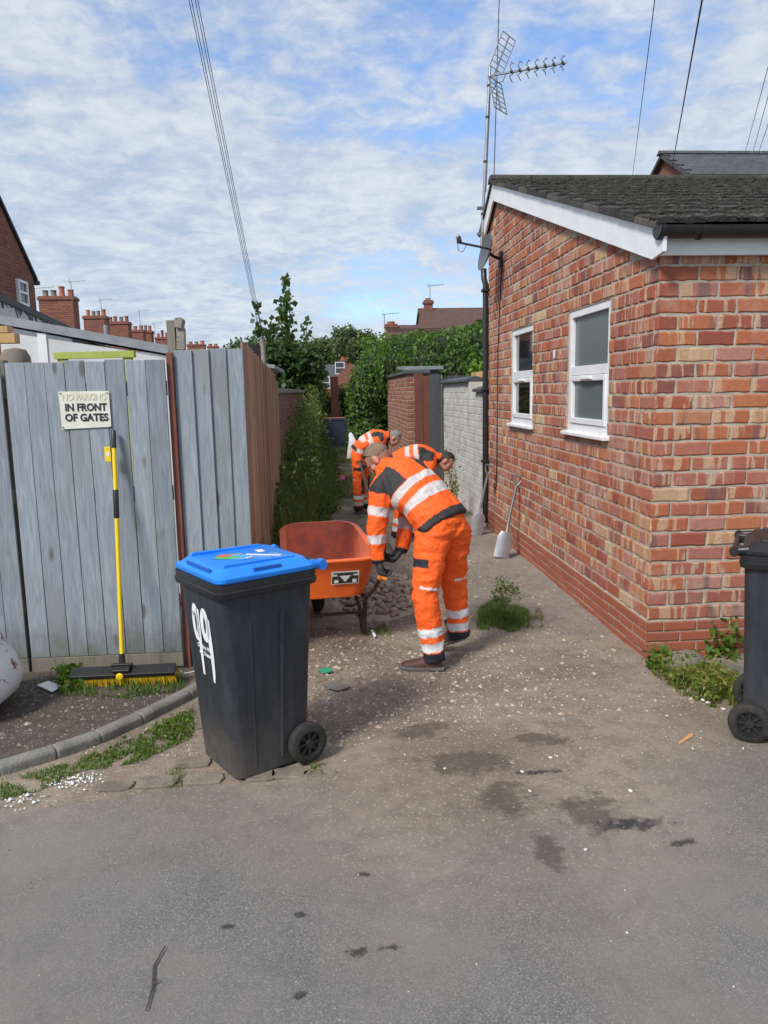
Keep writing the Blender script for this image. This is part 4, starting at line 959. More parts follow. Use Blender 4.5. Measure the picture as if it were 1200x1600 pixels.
# dark post, red-brown gate, brick pier wall
p0 = atX(680, 640, 1.90)
dpst = empty('dark_gate', (0, 0, 0), 0, 'dark slate-coloured timber gate beside the white-painted wall', 'gate')
m = MB(); m.box(1.80, 2.0, 13.35, 13.42, 0, 2.02); m.build('post', G['slate_timber'], dpst, bevel=.006)
for i in range(5):
    m = MB(); m.box(2.003+.10*i, 2.1+.10*i, 13.30, 13.33, .05, 2.0 - (.0 if i else .04)); m.build('board', G['slate_timber'], dpst)
rg_ = empty('red_gate', (0, 0, 0), 0, 'weathered red-brown timber gate standing open between brick walls', 'gate')
xg, yg = 1.62, 14.2
for i in range(2):
    m = MB(); m.box(xg+.17*i, xg+.165+.17*i, yg, yg+.03, .02, 2.06-.05*i); m.build('board', G['red_timber'], rg_, bevel=.004)
for i in range(2):
    m = MB(); m.box(xg+.34+.10*i, xg+.435+.10*i, yg+.05, yg+.08, .02, 2.03); m.build('board', G['brown_timber'], rg_, bevel=.004)
m = MB(); m.box(xg, xg+.54, yg+.031, yg+.049, 1.6, 1.7); m.build('rail', G['brown_timber'], rg_)
bw = empty('brick_yard_wall', (0, 0, 0), 0, 'red brick yard wall with flat dark coping under the ivy', 'wall')
wx0 = 1.50
m = MB(); m.box(wx0+.01, wx0+.22, 14.6, 19.0, -.1, 2.06); m.box(wx0+.01, wx0+.40, 14.35, 14.60, -.1, 2.06); m.build('core', G['mortar'], bw)
sl_b = courses((wx0+.01, 14.60, 0), (0, 1, 0), (-1, 0, 0), 4.4, 0, 2.06, .083, .24, 0, header_every=4)
sl_b += courses((wx0+.01, 14.35, 0), (1, 0, 0), (0, -1, 0), .39, 0, 2.06, .083, .24, 0, header_every=0)
sl_b += courses((wx0+.01, 14.35, 0), (0, 1, 0), (-1, 0, 0), .25, 0, 2.06, .083, .24, 0, header_every=0)
lay(bw, 'brick', sl_b, 200, 'brick_yard', 'brick_yard_far', proud=.008, rag=.004)
m = MB(); m.box(wx0-.04, wx0+.44, 14.30, 14.62, 2.06, 2.13); m.box(wx0-.04, wx0+.26, 14.625, 19, 2.06, 2.12); m.build('coping', G['lead'], bw, bevel=.012)
sh = empty('garden_shed', (0, 0, 0), 0, 'low shed with pale grey roof behind the red-brown gate', 'shed')
m = MB(); m.box(1.80, 2.25, 15.3, 16.8, 0, 2.16); m.build('wall', G['grey_metal'], sh); m = MB(); m.prism([(1.56, 15.15, 2.16), (1.56, 16.9, 2.22), (1.56, 16.9, 2.28), (1.56, 15.15, 2.22)], (.75, 0, 0)); m.build('roof', G['roof_grey'], sh)
# left side of the alley: old brick wall stretches beyond the brown fence
lw = empty('alley_wall', (0, 0, 0), 0, 'old dark brick wall beyond the brown fence, half hidden by weeds', 'wall')
m = MB(); m.box(-.95, -.74, 10.6, 26, -.1, 1.75); m.build('core', G['mortar_dark'], lw)
sl_l = courses((-.74, 10.6, 0), (0, 1, 0), (1, 0, 0), 15.4, 0, 1.75, .09, .243, 0, header_every=4) + courses((-.95, 10.6, 0), (1, 0, 0), (0, -1, 0), .21, 0, 1.75, .09, .243, 0, header_every=0)
lay(lw, 'brick', sl_l, 60, 'brick_yard', 'brick_dark', proud=.006)
m = MB(); m.box(-1.0, -.70, 10.6, 26, 1.75, 1.83); m.build('coping', G['stone_pale'], lw, bevel=.015)
ls = empty('lean_to', (0, 0, 0), 0, 'lean-to shed with pale sheet roof behind the brown fence', 'shed')
m = MB(); m.box(-2.6, -1.0, 11.2, 13.5, 0, 2.02); m.build('wall', G['old_timber'], ls)
m = MB(); m.prism([(-2.7, 11.0, 2.32), (-.72, 11.0, 2.10), (-.72, 11.0, 2.15), (-2.7, 11.0, 2.37)], (0, 2.6, 0)); m.build('roof', G['roof_grey'], ls)
# far end: navy skip-like bins, brick stub, end-of-alley house
fb = empty('dark_planter_box', (.08, 24.6, 0), 0, 'dark navy box standing at the far end of the alley', 'box')
m = MB(); m.rings([rrect(1.30, .6, .05, .0), rrect(1.42, .7, .05, .88), rrect(1.46, .74, .05, .885), rrect(1.46, .74, .05, .93)]); m.build('body', G['navy_plastic'], fb, smooth=True)
m = MB(); m.box(-.7, .7, -.34, .34, .931, .95); m.build('red_lid', G['pot_clay'], fb, bevel=.01)
eb = MB(); eb.box(.15, .42, 27.3, 31, 0, 2.3); tag(eb.build('brick_pier', G['brick_flat'], None), 'sunlit brick wall end at the far end of the alley', 'wall')
def house(name, label, x0, x1, y0, y1, ze, zr_, ridge_axis, wallm, roofm, ov=.2):
    h = empty(name, ((x0+x1)/2, (y0+y1)/2, 0), 0, label, 'house'); h.location = (0, 0, 0); m = MB(); r_ = MB()
    if ridge_axis == 'X':
        yc = (y0+y1)/2; m.prism([(x0, y0, 0), (x0, y1, 0), (x0, y1, ze), (x0, yc, zr_-.1), (x0, y0, ze)], (x1-x0, 0, 0)); sl_ = (zr_-ze)/(yc-y0)
        r_.prism([(x0-ov, y0-ov, ze-ov*sl_), (x0-ov, yc, zr_), (x0-ov, y1+ov, ze-ov*sl_), (x0-ov, y1+ov, ze-ov*sl_-.1), (x0-ov, yc, zr_-.12), (x0-ov, y0-ov, ze-ov*sl_-.1)], (x1-x0+2*ov, 0, 0))
    else:
        xc = (x0+x1)/2; m.prism([(x0, y0, 0), (x1, y0, 0), (x1, y0, ze), (xc, y0, zr_-.1), (x0, y0, ze)], (0, y1-y0, 0)); sl_ = (zr_-ze)/(xc-x0)
        r_.prism([(x0-ov, y0-ov, ze-ov*sl_), (xc, y0-ov, zr_), (x1+ov, y0-ov, ze-ov*sl_), (x1+ov, y0-ov, ze-ov*sl_-.1), (xc, y0-ov, zr_-.12), (x0-ov, y0-ov, ze-ov*sl_-.1)], (0, y1-y0+2*ov, 0))
    m.build('wall', wallm, h); rf_ = r_.build('roof', roofm, h); return h, rf_
def win(parent, c, ax_, wd, ht, nrm):
    """white framed window with a pane on a wall plane"""
    a = Vector(ax_); nn = Vector(nrm); c = Vector(c); z_ = Vector((0, 0, 1)); f = MB()
    M = Matrix.Identity(4)
    for i in range(3): M[i][0], M[i][1], M[i][2], M[i][3] = a[i], nn[i], z_[i], c[i]
    t = .07
    for (x0, x1, z0, z1) in ((-wd/2, wd/2, ht/2-t, ht/2), (-wd/2, wd/2, -ht/2, -ht/2+t), (-wd/2, -wd/2+t, -ht/2+t, ht/2-t), (wd/2-t, wd/2, -ht/2+t, ht/2-t), (-wd/2+t, wd/2-t, -.02, .04)): f.box(x0, x1, -.02, .06, z0, z1, M=M)
    o = f.build('window', G['white_upvc'], parent); p = MB(); p.box(-wd/2+t-.01, wd/2-t+.01, .0, .02, -ht/2+t-.01, ht/2-t+.01, M=M); p.build('pane', G['glass_far'], o); return o
def chimney(parent, c, wx, wy, z0, z1, pots, potm=None, mat='brick_flat'):
    m = MB(); cx_, cy_ = c; m.box(cx_-wx/2, cx_+wx/2, cy_-wy/2, cy_+wy/2, z0, z1-.2)
    m.box(cx_-wx/2-.07, cx_+wx/2+.07, cy_-wy/2-.07, cy_+wy/2+.07, z1-.198, z1-.07); m.box(cx_-wx/2-.02, cx_+wx/2+.02, cy_-wy/2-.02, cy_+wy/2+.02, z1-.068, z1)
    o = m.build('chimney', G[mat], parent); n = len(pots)
    # recessed courses as real bricks on the two faces one can see
    sl_c = courses((cx_-wx/2, cy_-wy/2, z0), (1, 0, 0), (0, -1, 0), wx, z0, z1-.2, .12, .33, 0, header_every=0, joint=.016) + courses((cx_+wx/2, cy_-wy/2, z0), (0, 1, 0), (1, 0, 0), wy, z0, z1-.2, .12, .33, 0, header_every=0, joint=.016)
    lay(o, 'brick', sl_c, 0, 'brick_dark', 'brick_dark', proud=.012)
    for i, (h_, pm) in enumerate(pots):
        q = MB(); x_ = cx_ - wx/2 + wx*(i+.5)/n; r1 = wx/n*.42
        q.lathe([(r1*.98, 0), (r1*.86, h_*.12), (r1*.78, h_*.8), (r1*.92, h_*.86), (r1*.92, h_), (r1*.7, h_), (r1*.66, h_*.7), (.001, h_*.6)], 10, Matrix.Translation((x_, cy_+random.uniform(-.1, .1), z1)), cap=False); q.build('chimney_pot', G[pm], o, smooth=True)
    return o
# terrace on the left, four houses with chimney stacks
TX = -15.8
tl_ = ['with one broad stack of four squat pots', 'with two stacks and a pale vent pipe', 'with joined stacks of short pots', 'with slender red pots farthest along the row']
C_, Gp = 'pot_clay', 'pot_grey'
stacks = [[(91, 464, 49, 45, [(.36, Gp), (.36, Gp), (.55, C_), (.38, C_)])], [(150, 494, 31, 52, [(.4, C_), (.32, Gp), (.32, Gp), (.42, C_)]), (185, 503, 32, 57, [(.35, Gp), (.38, C_), (.35, Gp), (.4, C_)])],
          [(212, 516, 25, 63, [(.35, C_), (.3, C_), (.35, C_)]), (231, 517, 13, 66, [(.45, Gp), (.4, C_)])], [(257, 527, 24, 74, [(.35, C_), (.65, C_), (.4, C_), (.55, C_)]), (307, 538, 26, 92, [(.3, C_), (.3, Gp), (.4, C_)]), (333, 541, 16, 104, [(.3, C_), (.3, C_)])]]
ysT = [(40, 49), (49.1, 60), (60.1, 70), (70.1, 110)]
for k, (ya_, yb_) in enumerate(ysT):
    h, rf_ = house('terraced_house', 'brick terraced house ' + tl_[k] + ' beyond the white shed', TX-4.5, TX+4.5, ya_, yb_, 2.9, 5.3, 'Y', G['brick_flat'], G['slate'], .04)
    h['group'] = 'terraced houses'
    for (px_, py_, wpx, Y_, pots_) in stacks[k]:
        c_ = atY(px_, py_, Y_); chimney(rf_, (c_.x, Y_), wpx*Y_/1190, .9, 2.6 if k == 3 else 4.0, c_.z, pots_)
    if k == 1:
        c_ = atY(165, 508, 50.5); m = MB(); m.tube([(c_.x, 50.5, 3.8), (c_.x, 50.5, c_.z)], .14, 10); m.build('vent_pipe', G['roof_grey'], rf_)
def small_aerial(loc, h_, label, flip=1):
    a = empty('roof_aerial', loc, 0, label, 'aerial', 'distant roof aerials'); m = MB(); m.tube([(0, 0, 0), (0, 0, h_)], .018, 6); m.build('mast', G['grey_metal'], a)
    m = MB(); m.tube([(-.15*flip, 0, h_-.05), (.75*flip, 0, h_+.02)], .014, 5)
    for k in range(5): m.tube([(flip*(.2+.11*k), -.05, h_-.10), (flip*(.2+.11*k), .05, h_+.08)], .006, 4)
    m.tube([(-.1*flip, 0, h_-.2), (-.05*flip, 0, h_+.15)], .010, 4); m.build('antenna', G['grey_metal'], a)
for (x, y, Y, h_, fl, lb_) in ((113, 470, 42, 1.6, 1, 'aerial beside the stack with four squat pots'), (160, 505, 51, 2.4, 1, 'aerial beside the vent pipe stack'), (220, 520, 59, 2.6, 1, 'aerial over the joined double stack'), (243, 540, 66, 3.0, 1, 'tall aerial before the slender red pots'), (58, 500, 30, 1.9, 1, 'aerial close to the brick gable house'),
                            (601, 520, 38.5, 1.5, 1, 'aerial on the lower brown-roofed house'), (672, 470, 41, 1.3, 1, 'aerial above the brick chimney of the brown roof')):
    p = atY(x, y, Y); small_aerial(p, h_*.62, lb_, fl)
# gable house at far left
gh = empty('gable_house', (0, 0, 0), 0, 'dark red brick gable house with small white window at far left', 'house')
GX = -7.6
e0 = atX(52, 432, GX); e1 = atX(0, 318, GX); yR = e0.y - 4.0; zR_ = e0.z + (e1.z-e0.z)/(e0.y-e1.y)*4.0
m = MB(); m.prism([(GX, e0.y, 0), (GX, e0.y, e0.z-.05), (GX, yR, zR_-.05), (GX, yR-4, e0.z-.05), (GX, yR-4, 0)], (-7, 0, 0)); m.build('wall', G['brick_flat'], gh)
sl_g = courses((GX, yR-1, 2.5), (0, 1, 0), (1, 0, 0), e0.y-yR+1, 2.5, zR_, .095, .243, 0, top=lambda s: zR_ - (zR_-e0.z)/4.0*abs(s-1) - .08, header_every=4)
lay(gh, 'brick', [s_ for s_ in sl_g if s_[0].y > 14.0], 250, 'brick_yard', 'brick_dark', proud=.006)
m = MB(); m.prism([(GX+.06, e0.y+.15, e0.z-.12), (GX+.06, yR, zR_), (GX+.06, yR-4.1, e0.z-.1), (GX+.06, yR-4.1, e0.z), (GX+.06, yR, zR_+.09), (GX+.06, e0.y+.15, e0.z-.03)], (-7.1, 0, 0)); rfg = m.build('roof', G['slate'], gh)
m = MB(); m.tube([(GX+.1, e0.y+.12, e0.z-.15), (GX-6, e0.y+.12, e0.z-.15)], .06, 8); m.build('gutter', G['lead'], gh)
c = atX(34, 458, GX+.02); win(gh, c, (0, 1, 0), .62, .62, (1, 0, 0))
# white rendered outbuilding with lead flashing, lean-to, stacked timber
ob = empty('rendered_outbuilding', (0, 0, 0), 0, 'white rendered outbuilding wall with dark lead flashing along its top', 'building')
OX = -4.2
a0 = atX(-40, 452, OX); a1 = atX(112, 520, OX); b0 = atX(-40, 700, OX)
m = MB(); m.prism([(OX, a0.y, 0), (OX, a1.y, 0), (OX, a1.y, a1.z), (OX, a0.y, a0.z)], (-1.5, 0, 0)); m.build('wall', G['white_render'], ob)
sd_ = (a1-a0).normalized(); m = MB(); m.prism([a0+Vector((.02, 0, .0)), a1+Vector((.02, 0, 0)), a1+Vector((.02, 0, .09)), a0+Vector((.02, 0, .09))], (-1.6, 0, 0)); m.build('capping', G['lead'], ob)
m = MB(); Lf = (a1-a0).length; n = 46
for i in range(n):
    p = a0 + sd_*(Lf*(i+random.uniform(.1, .5))/n); w_ = Lf/n*random.uniform(.3, .8); h_ = random.uniform(.04, .20)*(.6+.4*math.sin(i*.9)); k = random.uniform(-.04, .10)
    m.prism([p+Vector((.004, 0, .0)), p+sd_*w_+Vector((.004, 0, 0)), p+sd_*(w_*.8)+Vector((.004, k, -h_)), p+sd_*(w_*.3)+Vector((.004, k, -h_*.8))], (.006, 0, 0))
tag(m.build('flashing_scraps', G['lead'], ob), kind='stuff')
m = MB(); q0 = atX(112, 522, OX); q1 = atX(200, 560, OX); m.prism([q0+Vector((0, .01, 0)), q1, q1-Vector((0, 0, 2.2)), q0+Vector((0, .01, -2.3))], (-1.5, 0, 0)); m.prism([q0+Vector((.05, .01, 0)), q1+Vector((.05, .4, -.05)), q1+Vector((.05, .4, .0)), q0+Vector((.05, .01, .06))], (-1.6, 0, 0)); m.build('slate_slope', G['slate'], ob)
wl = empty('white_lean_to', (0, 0, 0), 0, 'white boarded lean-to with grey sloping roof edge behind the gate', 'shed')
LY = 6.6
t0, t1 = atY(10, 508, LY), atY(262, 553, LY)
m = MB(); m.prism([(t0.x-.9, LY, 0), (t1.x, LY, 0), t1-Vector((0, 0, .02)), Vector((t0.x-.9, LY, t0.z+.09))], (0, 1.6, 0)); m.build('wall', G['white_render'], wl)
m = MB(); td = (t1-t0).normalized(); tn = Vector((-td.z, 0, td.x)); m.prism([t0-td*.9-Vector((0, .03, 0)), t1+td*.04-Vector((0, .03, 0)), t1+td*.04-Vector((0, .03, 0))+tn*.07, t0-td*.9-Vector((0, .03, 0))+tn*.07], (0, 1.7, 0)); m.build('roof_edge', G['roof_grey'], wl)
q = atY(70, 540, LY); m = MB(); m.box(q.x-.05, q.x+.02, LY-.012, LY, 1.5, q.z+.10); m.build('wall_panel', G['white_upvc'], wl)
m = MB(); p0_, p1_ = atY(84, 561, 5.6), atY(209, 558, 5.6); m.prism([p0_, p1_, p1_+Vector((0, 0, .045)), p0_+Vector((0, 0, .045))], (0, .07, 0))
m.box(p0_.x+.02, p0_.x+.08, 5.61, 5.66, 0, p0_.z); m.box(p1_.x-.08, p1_.x-.02, 5.61, 5.66, 0, p1_.z); tag(m.build('lime_beam', G['lime_timber'], None), 'lime green timber trestle beam just behind the gate top', 'beam')
for k, (x0, x1, y_) in enumerate(((-30, 12, 515), (-30, 23, 529))):
    p0_, p1_ = atY(x0, y_, 5.9), atY(x1, y_, 5.9); m = MB(); m.box(p0_.x, p1_.x, 5.9, 6.0, p0_.z-.025-.01*k, p0_.z+.025+.01*k); m.box(p0_.x, p0_.x+.1, 5.905, 5.995, 0 if k else p0_.z-.09, p0_.z-.03)
    tag(m.build('sawn_timber', G['pale_timber'], None, bevel=.004), ['thinner pale sawn timber end above the grey cowl', 'thicker pale sawn timber end above the grey cowl'][k], 'timber')
cw = empty('metal_cowl', atY(28, 600, 5.5), 0, 'grey domed metal cowl just behind the gate', 'cowl'); cw.location.z = 0
m = MB(); zt_ = atY(22, 543, 5.5).z; m.lathe([(.10, 0), (.10, zt_-.12), (.095, zt_-.06), (.07, zt_-.015), (.001, zt_)], 16, cap=False); m.build('dome', G['pot_grey'], cw, smooth=True)
m = MB(); m.lathe([(.07, 0), (.07, zt_-.20), (.06, zt_-.13), (.001, zt_-.11)], 12, Matrix.Translation((.14, .02, 0)), cap=False); m.build('side_pipe', G['dark_metal'], cw, smooth=True)
# old post with a broken ridge stone behind the fence
op = empty('old_post', (0, 0, 0), 0, 'old timber post topped by broken stone behind the fence panel', 'post')
p = atY(275, 548, 5.4); zt_ = atY(275, 500, 5.4).z
m = MB(); m.box(p.x-.055, p.x+.0, 5.4, 5.46, 0, zt_); m.build('post', G['old_timber'], op, bevel=.004)
m = MB(); m.prism([(p.x+.002, 5.38, zt_-.05), (p.x+.05, 5.38, zt_-.06), (p.x+.062, 5.38, zt_+.0), (p.x+.045, 5.38, zt_+.018), (p.x+.004, 5.38, zt_+.015)], (0, .10, 0)); m.prism([(p.x+.002, 5.40, zt_-.20), (p.x+.06, 5.40, zt_-.20), (p.x+.064, 5.40, zt_-.05), (p.x+.012, 5.40, zt_-.05)], (0, .06, 0)); m.build('broken_stone', G['stone_pale'], op, bevel=.006)
# telegraph pole and wires
tp = empty('telegraph_pole', (0, 0, 0), 0, 'pale telegraph pole rising behind the young tree', 'pole'); ptop = atY(410, 528, 24.5)
m = MB(); m.tube([(ptop.x, 24.5, 0), (ptop.x, 24.5, ptop.z)], [.10, .085], 12); m.build('pole', G['pole_wood'], tp, smooth=True)
m = MB(); m.box(ptop.x-.42, ptop.x-.09, 24.42, 24.48, ptop.z-.75, ptop.z-.2); m.build('dark_sign', G['dark_metal'], tp)
def wire(name, pa, pb, r_, label, sag=.0, group='overhead wires'):
    m = MB(); m.tube([lerp(pa, pb, t)-Vector((0, 0, sag*4*t*(1-t))) for t in [i/12 for i in range(13)]], r_, 5); tag(m.build(name, G['wire_black'], None, smooth=True), label, 'wire', group)
for k, (x, y) in enumerate(((293, -10), (297, -10), (303, -10), (307, -10))):
    far_ = atY(x, y, 13); pa = ptop + Vector((.04*(k-1.5), 0, -.05*k)); d = far_-pa; wire('overhead_wire', pa, pa+d*1.7, .0065, 'thin overhead wire of the bundle running up from the telegraph pole')
for k in range(2):
    pa = ptop + Vector((0, 0, -.1*k)); pb = atY(330, 553+4*k, 20); wire('service_wire', pa, pa+(pb-pa)*1.25, .008, 'service wire running left from the telegraph pole toward the gates', .1, 'service wires')
for (x0, y0, x1, y1, Y0, Y1, lb_) in ((1023, 0, 990, 262, 9, 21, 'thin wire over the ridge left of the slate roof'), (1097, 0, 1050, 262, 8, 20.5, 'thick wire dropping to the gable of the slate roof'), (1200, 105, 1166, 232, 12, 21, 'thin wire reaching the slate ridge, first of three'), (1203, 140, 1178, 232, 12, 21, 'thin wire reaching the slate ridge, second of three'), (1205, 180, 1186, 236, 12, 21, 'thin wire reaching the slate ridge, third of three')):
    pa, pb = atY(x0, y0, Y0), atY(x1, y1, Y1); wire('roof_wire', pb-(pa-pb)*.16, pb+(pa-pb)*1.5, .010 if 'thick' in lb_ else .006, lb_)
pa, pb = atY(779, 0, 10.5), atY(769, 262, 10.5); wire('roof_wire', pb-Vector((0, 0, 1)), pb+(pa-pb)*1.4, .006, 'thin upright wire just beside the aerial mast')
# brown-roofed houses behind the ivy, far house at the end
pa = atY(664, 482, 44); pb = atY(790, 480, 44); zr_ = pb.z
h, rf_ = house('brown_roofed_house', 'tall house with brown tiled roof and end chimney behind the ivy', pa.x-.3, pb.x+6, 40.5, 47.5, zr_-2.6, zr_, 'X', G['brick_flat'], G['roof_brown'], .1)
cp = atY(669, 480, 44); chimney(rf_, (cp.x, 44), .45, .45, zr_-1.0, zr_+.42, [(.12, 'pot_clay')])
pa = atY(606, 508, 40); pb = atY(664, 508, 40)
h, rf_ = house('brown_roofed_house', 'lower house with ribbed brown tiled roof behind the ivy', pa.x, pb.x+.8, 37, 43, pa.z-2.3, pa.z, 'X', G['brick_flat'], G['roof_brown'], .1)
cp = atY(611, 508, 40); chimney(rf_, (cp.x, 40), .55, .5, pa.z-1.3, pa.z+.05, [(.12, 'pot_clay')])
for k in range(5):
    m = MB(); z = pa.z-.30-.33*k; yv = 40-3*(.30+.33*k)/2.3; m.tube([(pa.x-.1, yv-.12, z+.06), (pb.x+.8, yv-.12, z+.06)], .035, 6); m.build('tile_course', G['roof_brown'], rf_)
pr = atY(490, 572, 80); ph = atY(540, 572, 80)
h, rf_ = house('far_house', 'small brick house with white windows closing the alley', pr.x-2.2, ph.x+1.5, 78, 86, pr.z-1.9, pr.z+.2, 'X', G['brick_flat'], G['slate'], .15)
chimney(rf_, (atY(499, 566, 80).x, 82), .7, .7, pr.z-.4, pr.z+.7, [(.3, 'pot_clay')]); chimney(rf_, (atY(537, 566, 80).x, 82), .7, .7, pr.z-.4, pr.z+.7, [(.3, 'pot_clay')])
for (x, y) in ((508, 598), (531, 575)): win(h, atY(x, y, 77.96), (1, 0, 0), .95, 1.2, (0, -1, 0))
m = MB(); c0 = atY(526, 572, 77); m.prism([(c0.x, 76, 0), (c0.x+2.6, 76, 0), (c0.x+2.6, 76, c0.z-1.0), (c0.x+1.3, 76, c0.z+.3), (c0.x, 76, c0.z-1.0)], (0, 1.95, 0)); m.build('gabled_wing', G['brick_flat'], h)
# ================================================================== vegetation
def leaf_cloud(name, P, size, mat, parent=None, normal_bias=None, aspect=.62, kind=None, droop=0.0):
    """P: (n,3) positions; each leaf a folded diamond of 4 vertices, 2 triangles"""
    P = np.asarray(P, dtype=np.float64); n = len(P); rng = RNG
    d = rng.normal(size=(n, 3)); d[:, 2] -= droop; d /= np.linalg.norm(d, axis=1)[:, None]
    e = rng.normal(size=(n, 3))
    if normal_bias is not None: e += normal_bias
    sdv = np.cross(d, e); sdv /= np.linalg.norm(sdv, axis=1)[:, None]+1e-9
    nv = np.cross(sdv, d); s = (size*rng.uniform(.6, 1.25, n))[:, None]
    v = np.empty((n, 4, 3)); v[:, 0] = P - d*s*.5; v[:, 1] = P + sdv*s*aspect*.5 + nv*s*.10; v[:, 2] = P + d*s*.5; v[:, 3] = P - sdv*s*aspect*.5 + nv*s*.10
    idx = np.arange(n*4).reshape(n, 4); tris = np.concatenate([idx[:, [0, 1, 2]], idx[:, [0, 2, 3]]], axis=1).reshape(-1)
    me = bpy.data.meshes.new(name); me.vertices.add(n*4); me.vertices.foreach_set('co', v.reshape(-1)); me.loops.add(n*6); me.loops.foreach_set('vertex_index', tris.astype(np.int32))
    me.polygons.add(n*2); me.polygons.foreach_set('loop_start', np.arange(0, n*6, 3, dtype=np.int32)); me.update(calc_edges=True); me.validate(); me.materials.append(mat)
    o = link(name, me, parent)
    if kind: o['kind'] = kind
    return o
def blade_cloud(name, P, h, wd, mat, lean=.5, parent=None, kind='stuff'):
    """grass blades: 2-segment strips"""
    P = np.asarray(P); n = len(P); a = RNG.uniform(0, 2*np.pi, n); ln = RNG.uniform(.1, lean, n); hh = (h*RNG.uniform(.45, 1.2, n))
    if np.ndim(h): hh = h*RNG.uniform(.5, 1.15, n)
    dx = np.stack([np.cos(a), np.sin(a), np.zeros(n)], 1); sx_ = np.stack([-np.sin(a), np.cos(a), np.zeros(n)], 1)*wd
    up_ = np.array([0, 0, 1.0]); mid = P + dx*(ln*hh*.35)[:, None] + up_*(hh*.6)[:, None]; tip = P + dx*(ln*hh)[:, None] + up_*(hh*(1-.25*ln))[:, None]
    v = np.stack([P-sx_*.5, P+sx_*.5, mid+sx_*.4, mid-sx_*.4, tip], 1); idx = np.arange(n*5).reshape(n, 5)
    tris = np.concatenate([idx[:, [0, 1, 2]], idx[:, [0, 2, 3]], idx[:, [3, 2, 4]]], 1).reshape(-1)
    me = bpy.data.meshes.new(name); me.vertices.add(n*5); me.vertices.foreach_set('co', v.reshape(-1)); me.loops.add(n*9); me.loops.foreach_set('vertex_index', tris.astype(np.int32))
    me.polygons.add(n*3); me.polygons.foreach_set('loop_start', np.arange(0, n*9, 3, dtype=np.int32)); me.update(calc_edges=True); me.materials.append(mat)
    o = link(name, me, parent)
    if kind: o['kind'] = kind
    return o
def lumps(centres, n, shell=.75):
    out = []; vol = np.array([c[3]*c[4]*c[5] for c in centres])**.67; vol /= vol.sum()
    for c, w_ in zip(centres, vol):
        k = int(n*w_); q = RNG.normal(size=(k, 3)); q /= np.linalg.norm(q, axis=1)[:, None]; r_ = shell + (1-shell)*RNG.uniform(0, 1, k)
        bump = 1 + .16*np.array([mnoise.noise(Vector(tuple(v*2.3))+Vector((c[0], c[1], c[2]))) for v in q])
        out.append(q*(r_*bump)[:, None]*np.array(c[3:6]) + np.array(c[:3]))
    return np.concatenate(out)
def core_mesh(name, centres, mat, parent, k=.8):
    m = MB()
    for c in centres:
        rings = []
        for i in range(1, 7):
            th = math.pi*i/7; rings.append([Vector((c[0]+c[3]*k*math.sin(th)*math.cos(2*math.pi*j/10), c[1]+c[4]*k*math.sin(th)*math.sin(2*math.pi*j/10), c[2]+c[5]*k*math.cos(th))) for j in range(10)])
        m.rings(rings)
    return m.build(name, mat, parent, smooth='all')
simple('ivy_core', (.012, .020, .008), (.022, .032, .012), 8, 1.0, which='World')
# big ivy hedge: from behind the painted wall to the alley edge
iv = empty('ivy_hedge', (2.6, 19, 0), 0, 'huge dense green ivy thicket spilling over the yard walls', 'hedge'); iv.location = (0, 0, 0)
ic = []
def ivp(x, y, Y, rx_, rz_, ry_=None):
    p = atY(x, y, Y); ic.append((p.x, p.y, max(p.z, .3), rx_, ry_ or rx_, rz_))
for args in ((748, 575, 17, .95, .75), (700, 568, 18, 1.1, .8), (655, 572, 19, 1.1, .85), (612, 588, 20, .95, .9), (585, 612, 21, .75, .9), (572, 655, 21, .55, .8), (600, 645, 21, .9, 1.0), (645, 610, 20, 1.1, 1.0), (720, 610, 18.5, 1.2, .9), (600, 560, 22, .55, .5), (640, 545, 22, .9, .45), (730, 545, 19, 1.2, .45), (685, 548, 20, 1.1, .45), (780, 560, 17, 1.2, .9), (820, 570, 17, 1.4, 1.0), (563, 690, 21.5, .45, .45), (580, 685, 20.5, .6, .5), (566, 625, 22.5, .5, .5)): ivp(*args)
core_mesh('core', ic, G['ivy_core'], iv, .84)
leaf_cloud('leaves', lumps(ic, 42000, .86), .105, G['ivy_leaf'], iv, normal_bias=np.array([-.4, -.9, .7]), droop=.6, kind='stuff')
sp_ = []
for (x, y, Y) in ((572, 528, 21.5), (598, 526, 21.5)):
    p = atY(x, y, Y)
    for k in range(70): sp_.append((p.x+random.gauss(0, .12), p.y+random.gauss(0, .12), p.z-random.random()*.55+.1))
leaf_cloud('sprays', sp_, .13, G['ivy_bright'], iv, kind='stuff')
p = atY(750, 590, 14.6); leaf_cloud('bright_leaves', [(p.x+random.gauss(0, .14), p.y+random.gauss(0, .12), p.z+random.gauss(0, .16)) for _ in range(260)], .11, G['ivy_bright'], iv, droop=.6, kind='stuff')
p = atY(520, 640, 27); c2 = [(p.x-.1, p.y+1, 1.0, .45, .6, .75), (p.x+.55, p.y+3, 1.3, .5, .6, .8), (p.x-.55, p.y+2, 1.5, .5, .6, .7)]
bush = empty('alley_bush', (0, 0, 0), 0, 'leafy bush beside the far end of the alley', 'bush'); tag(core_mesh('core', c2, G['ivy_core'], bush, .7), kind='stuff'); leaf_cloud('leaves', lumps(c2, 2600, .7), .12, G['weed_leaf'], bush, kind='stuff')
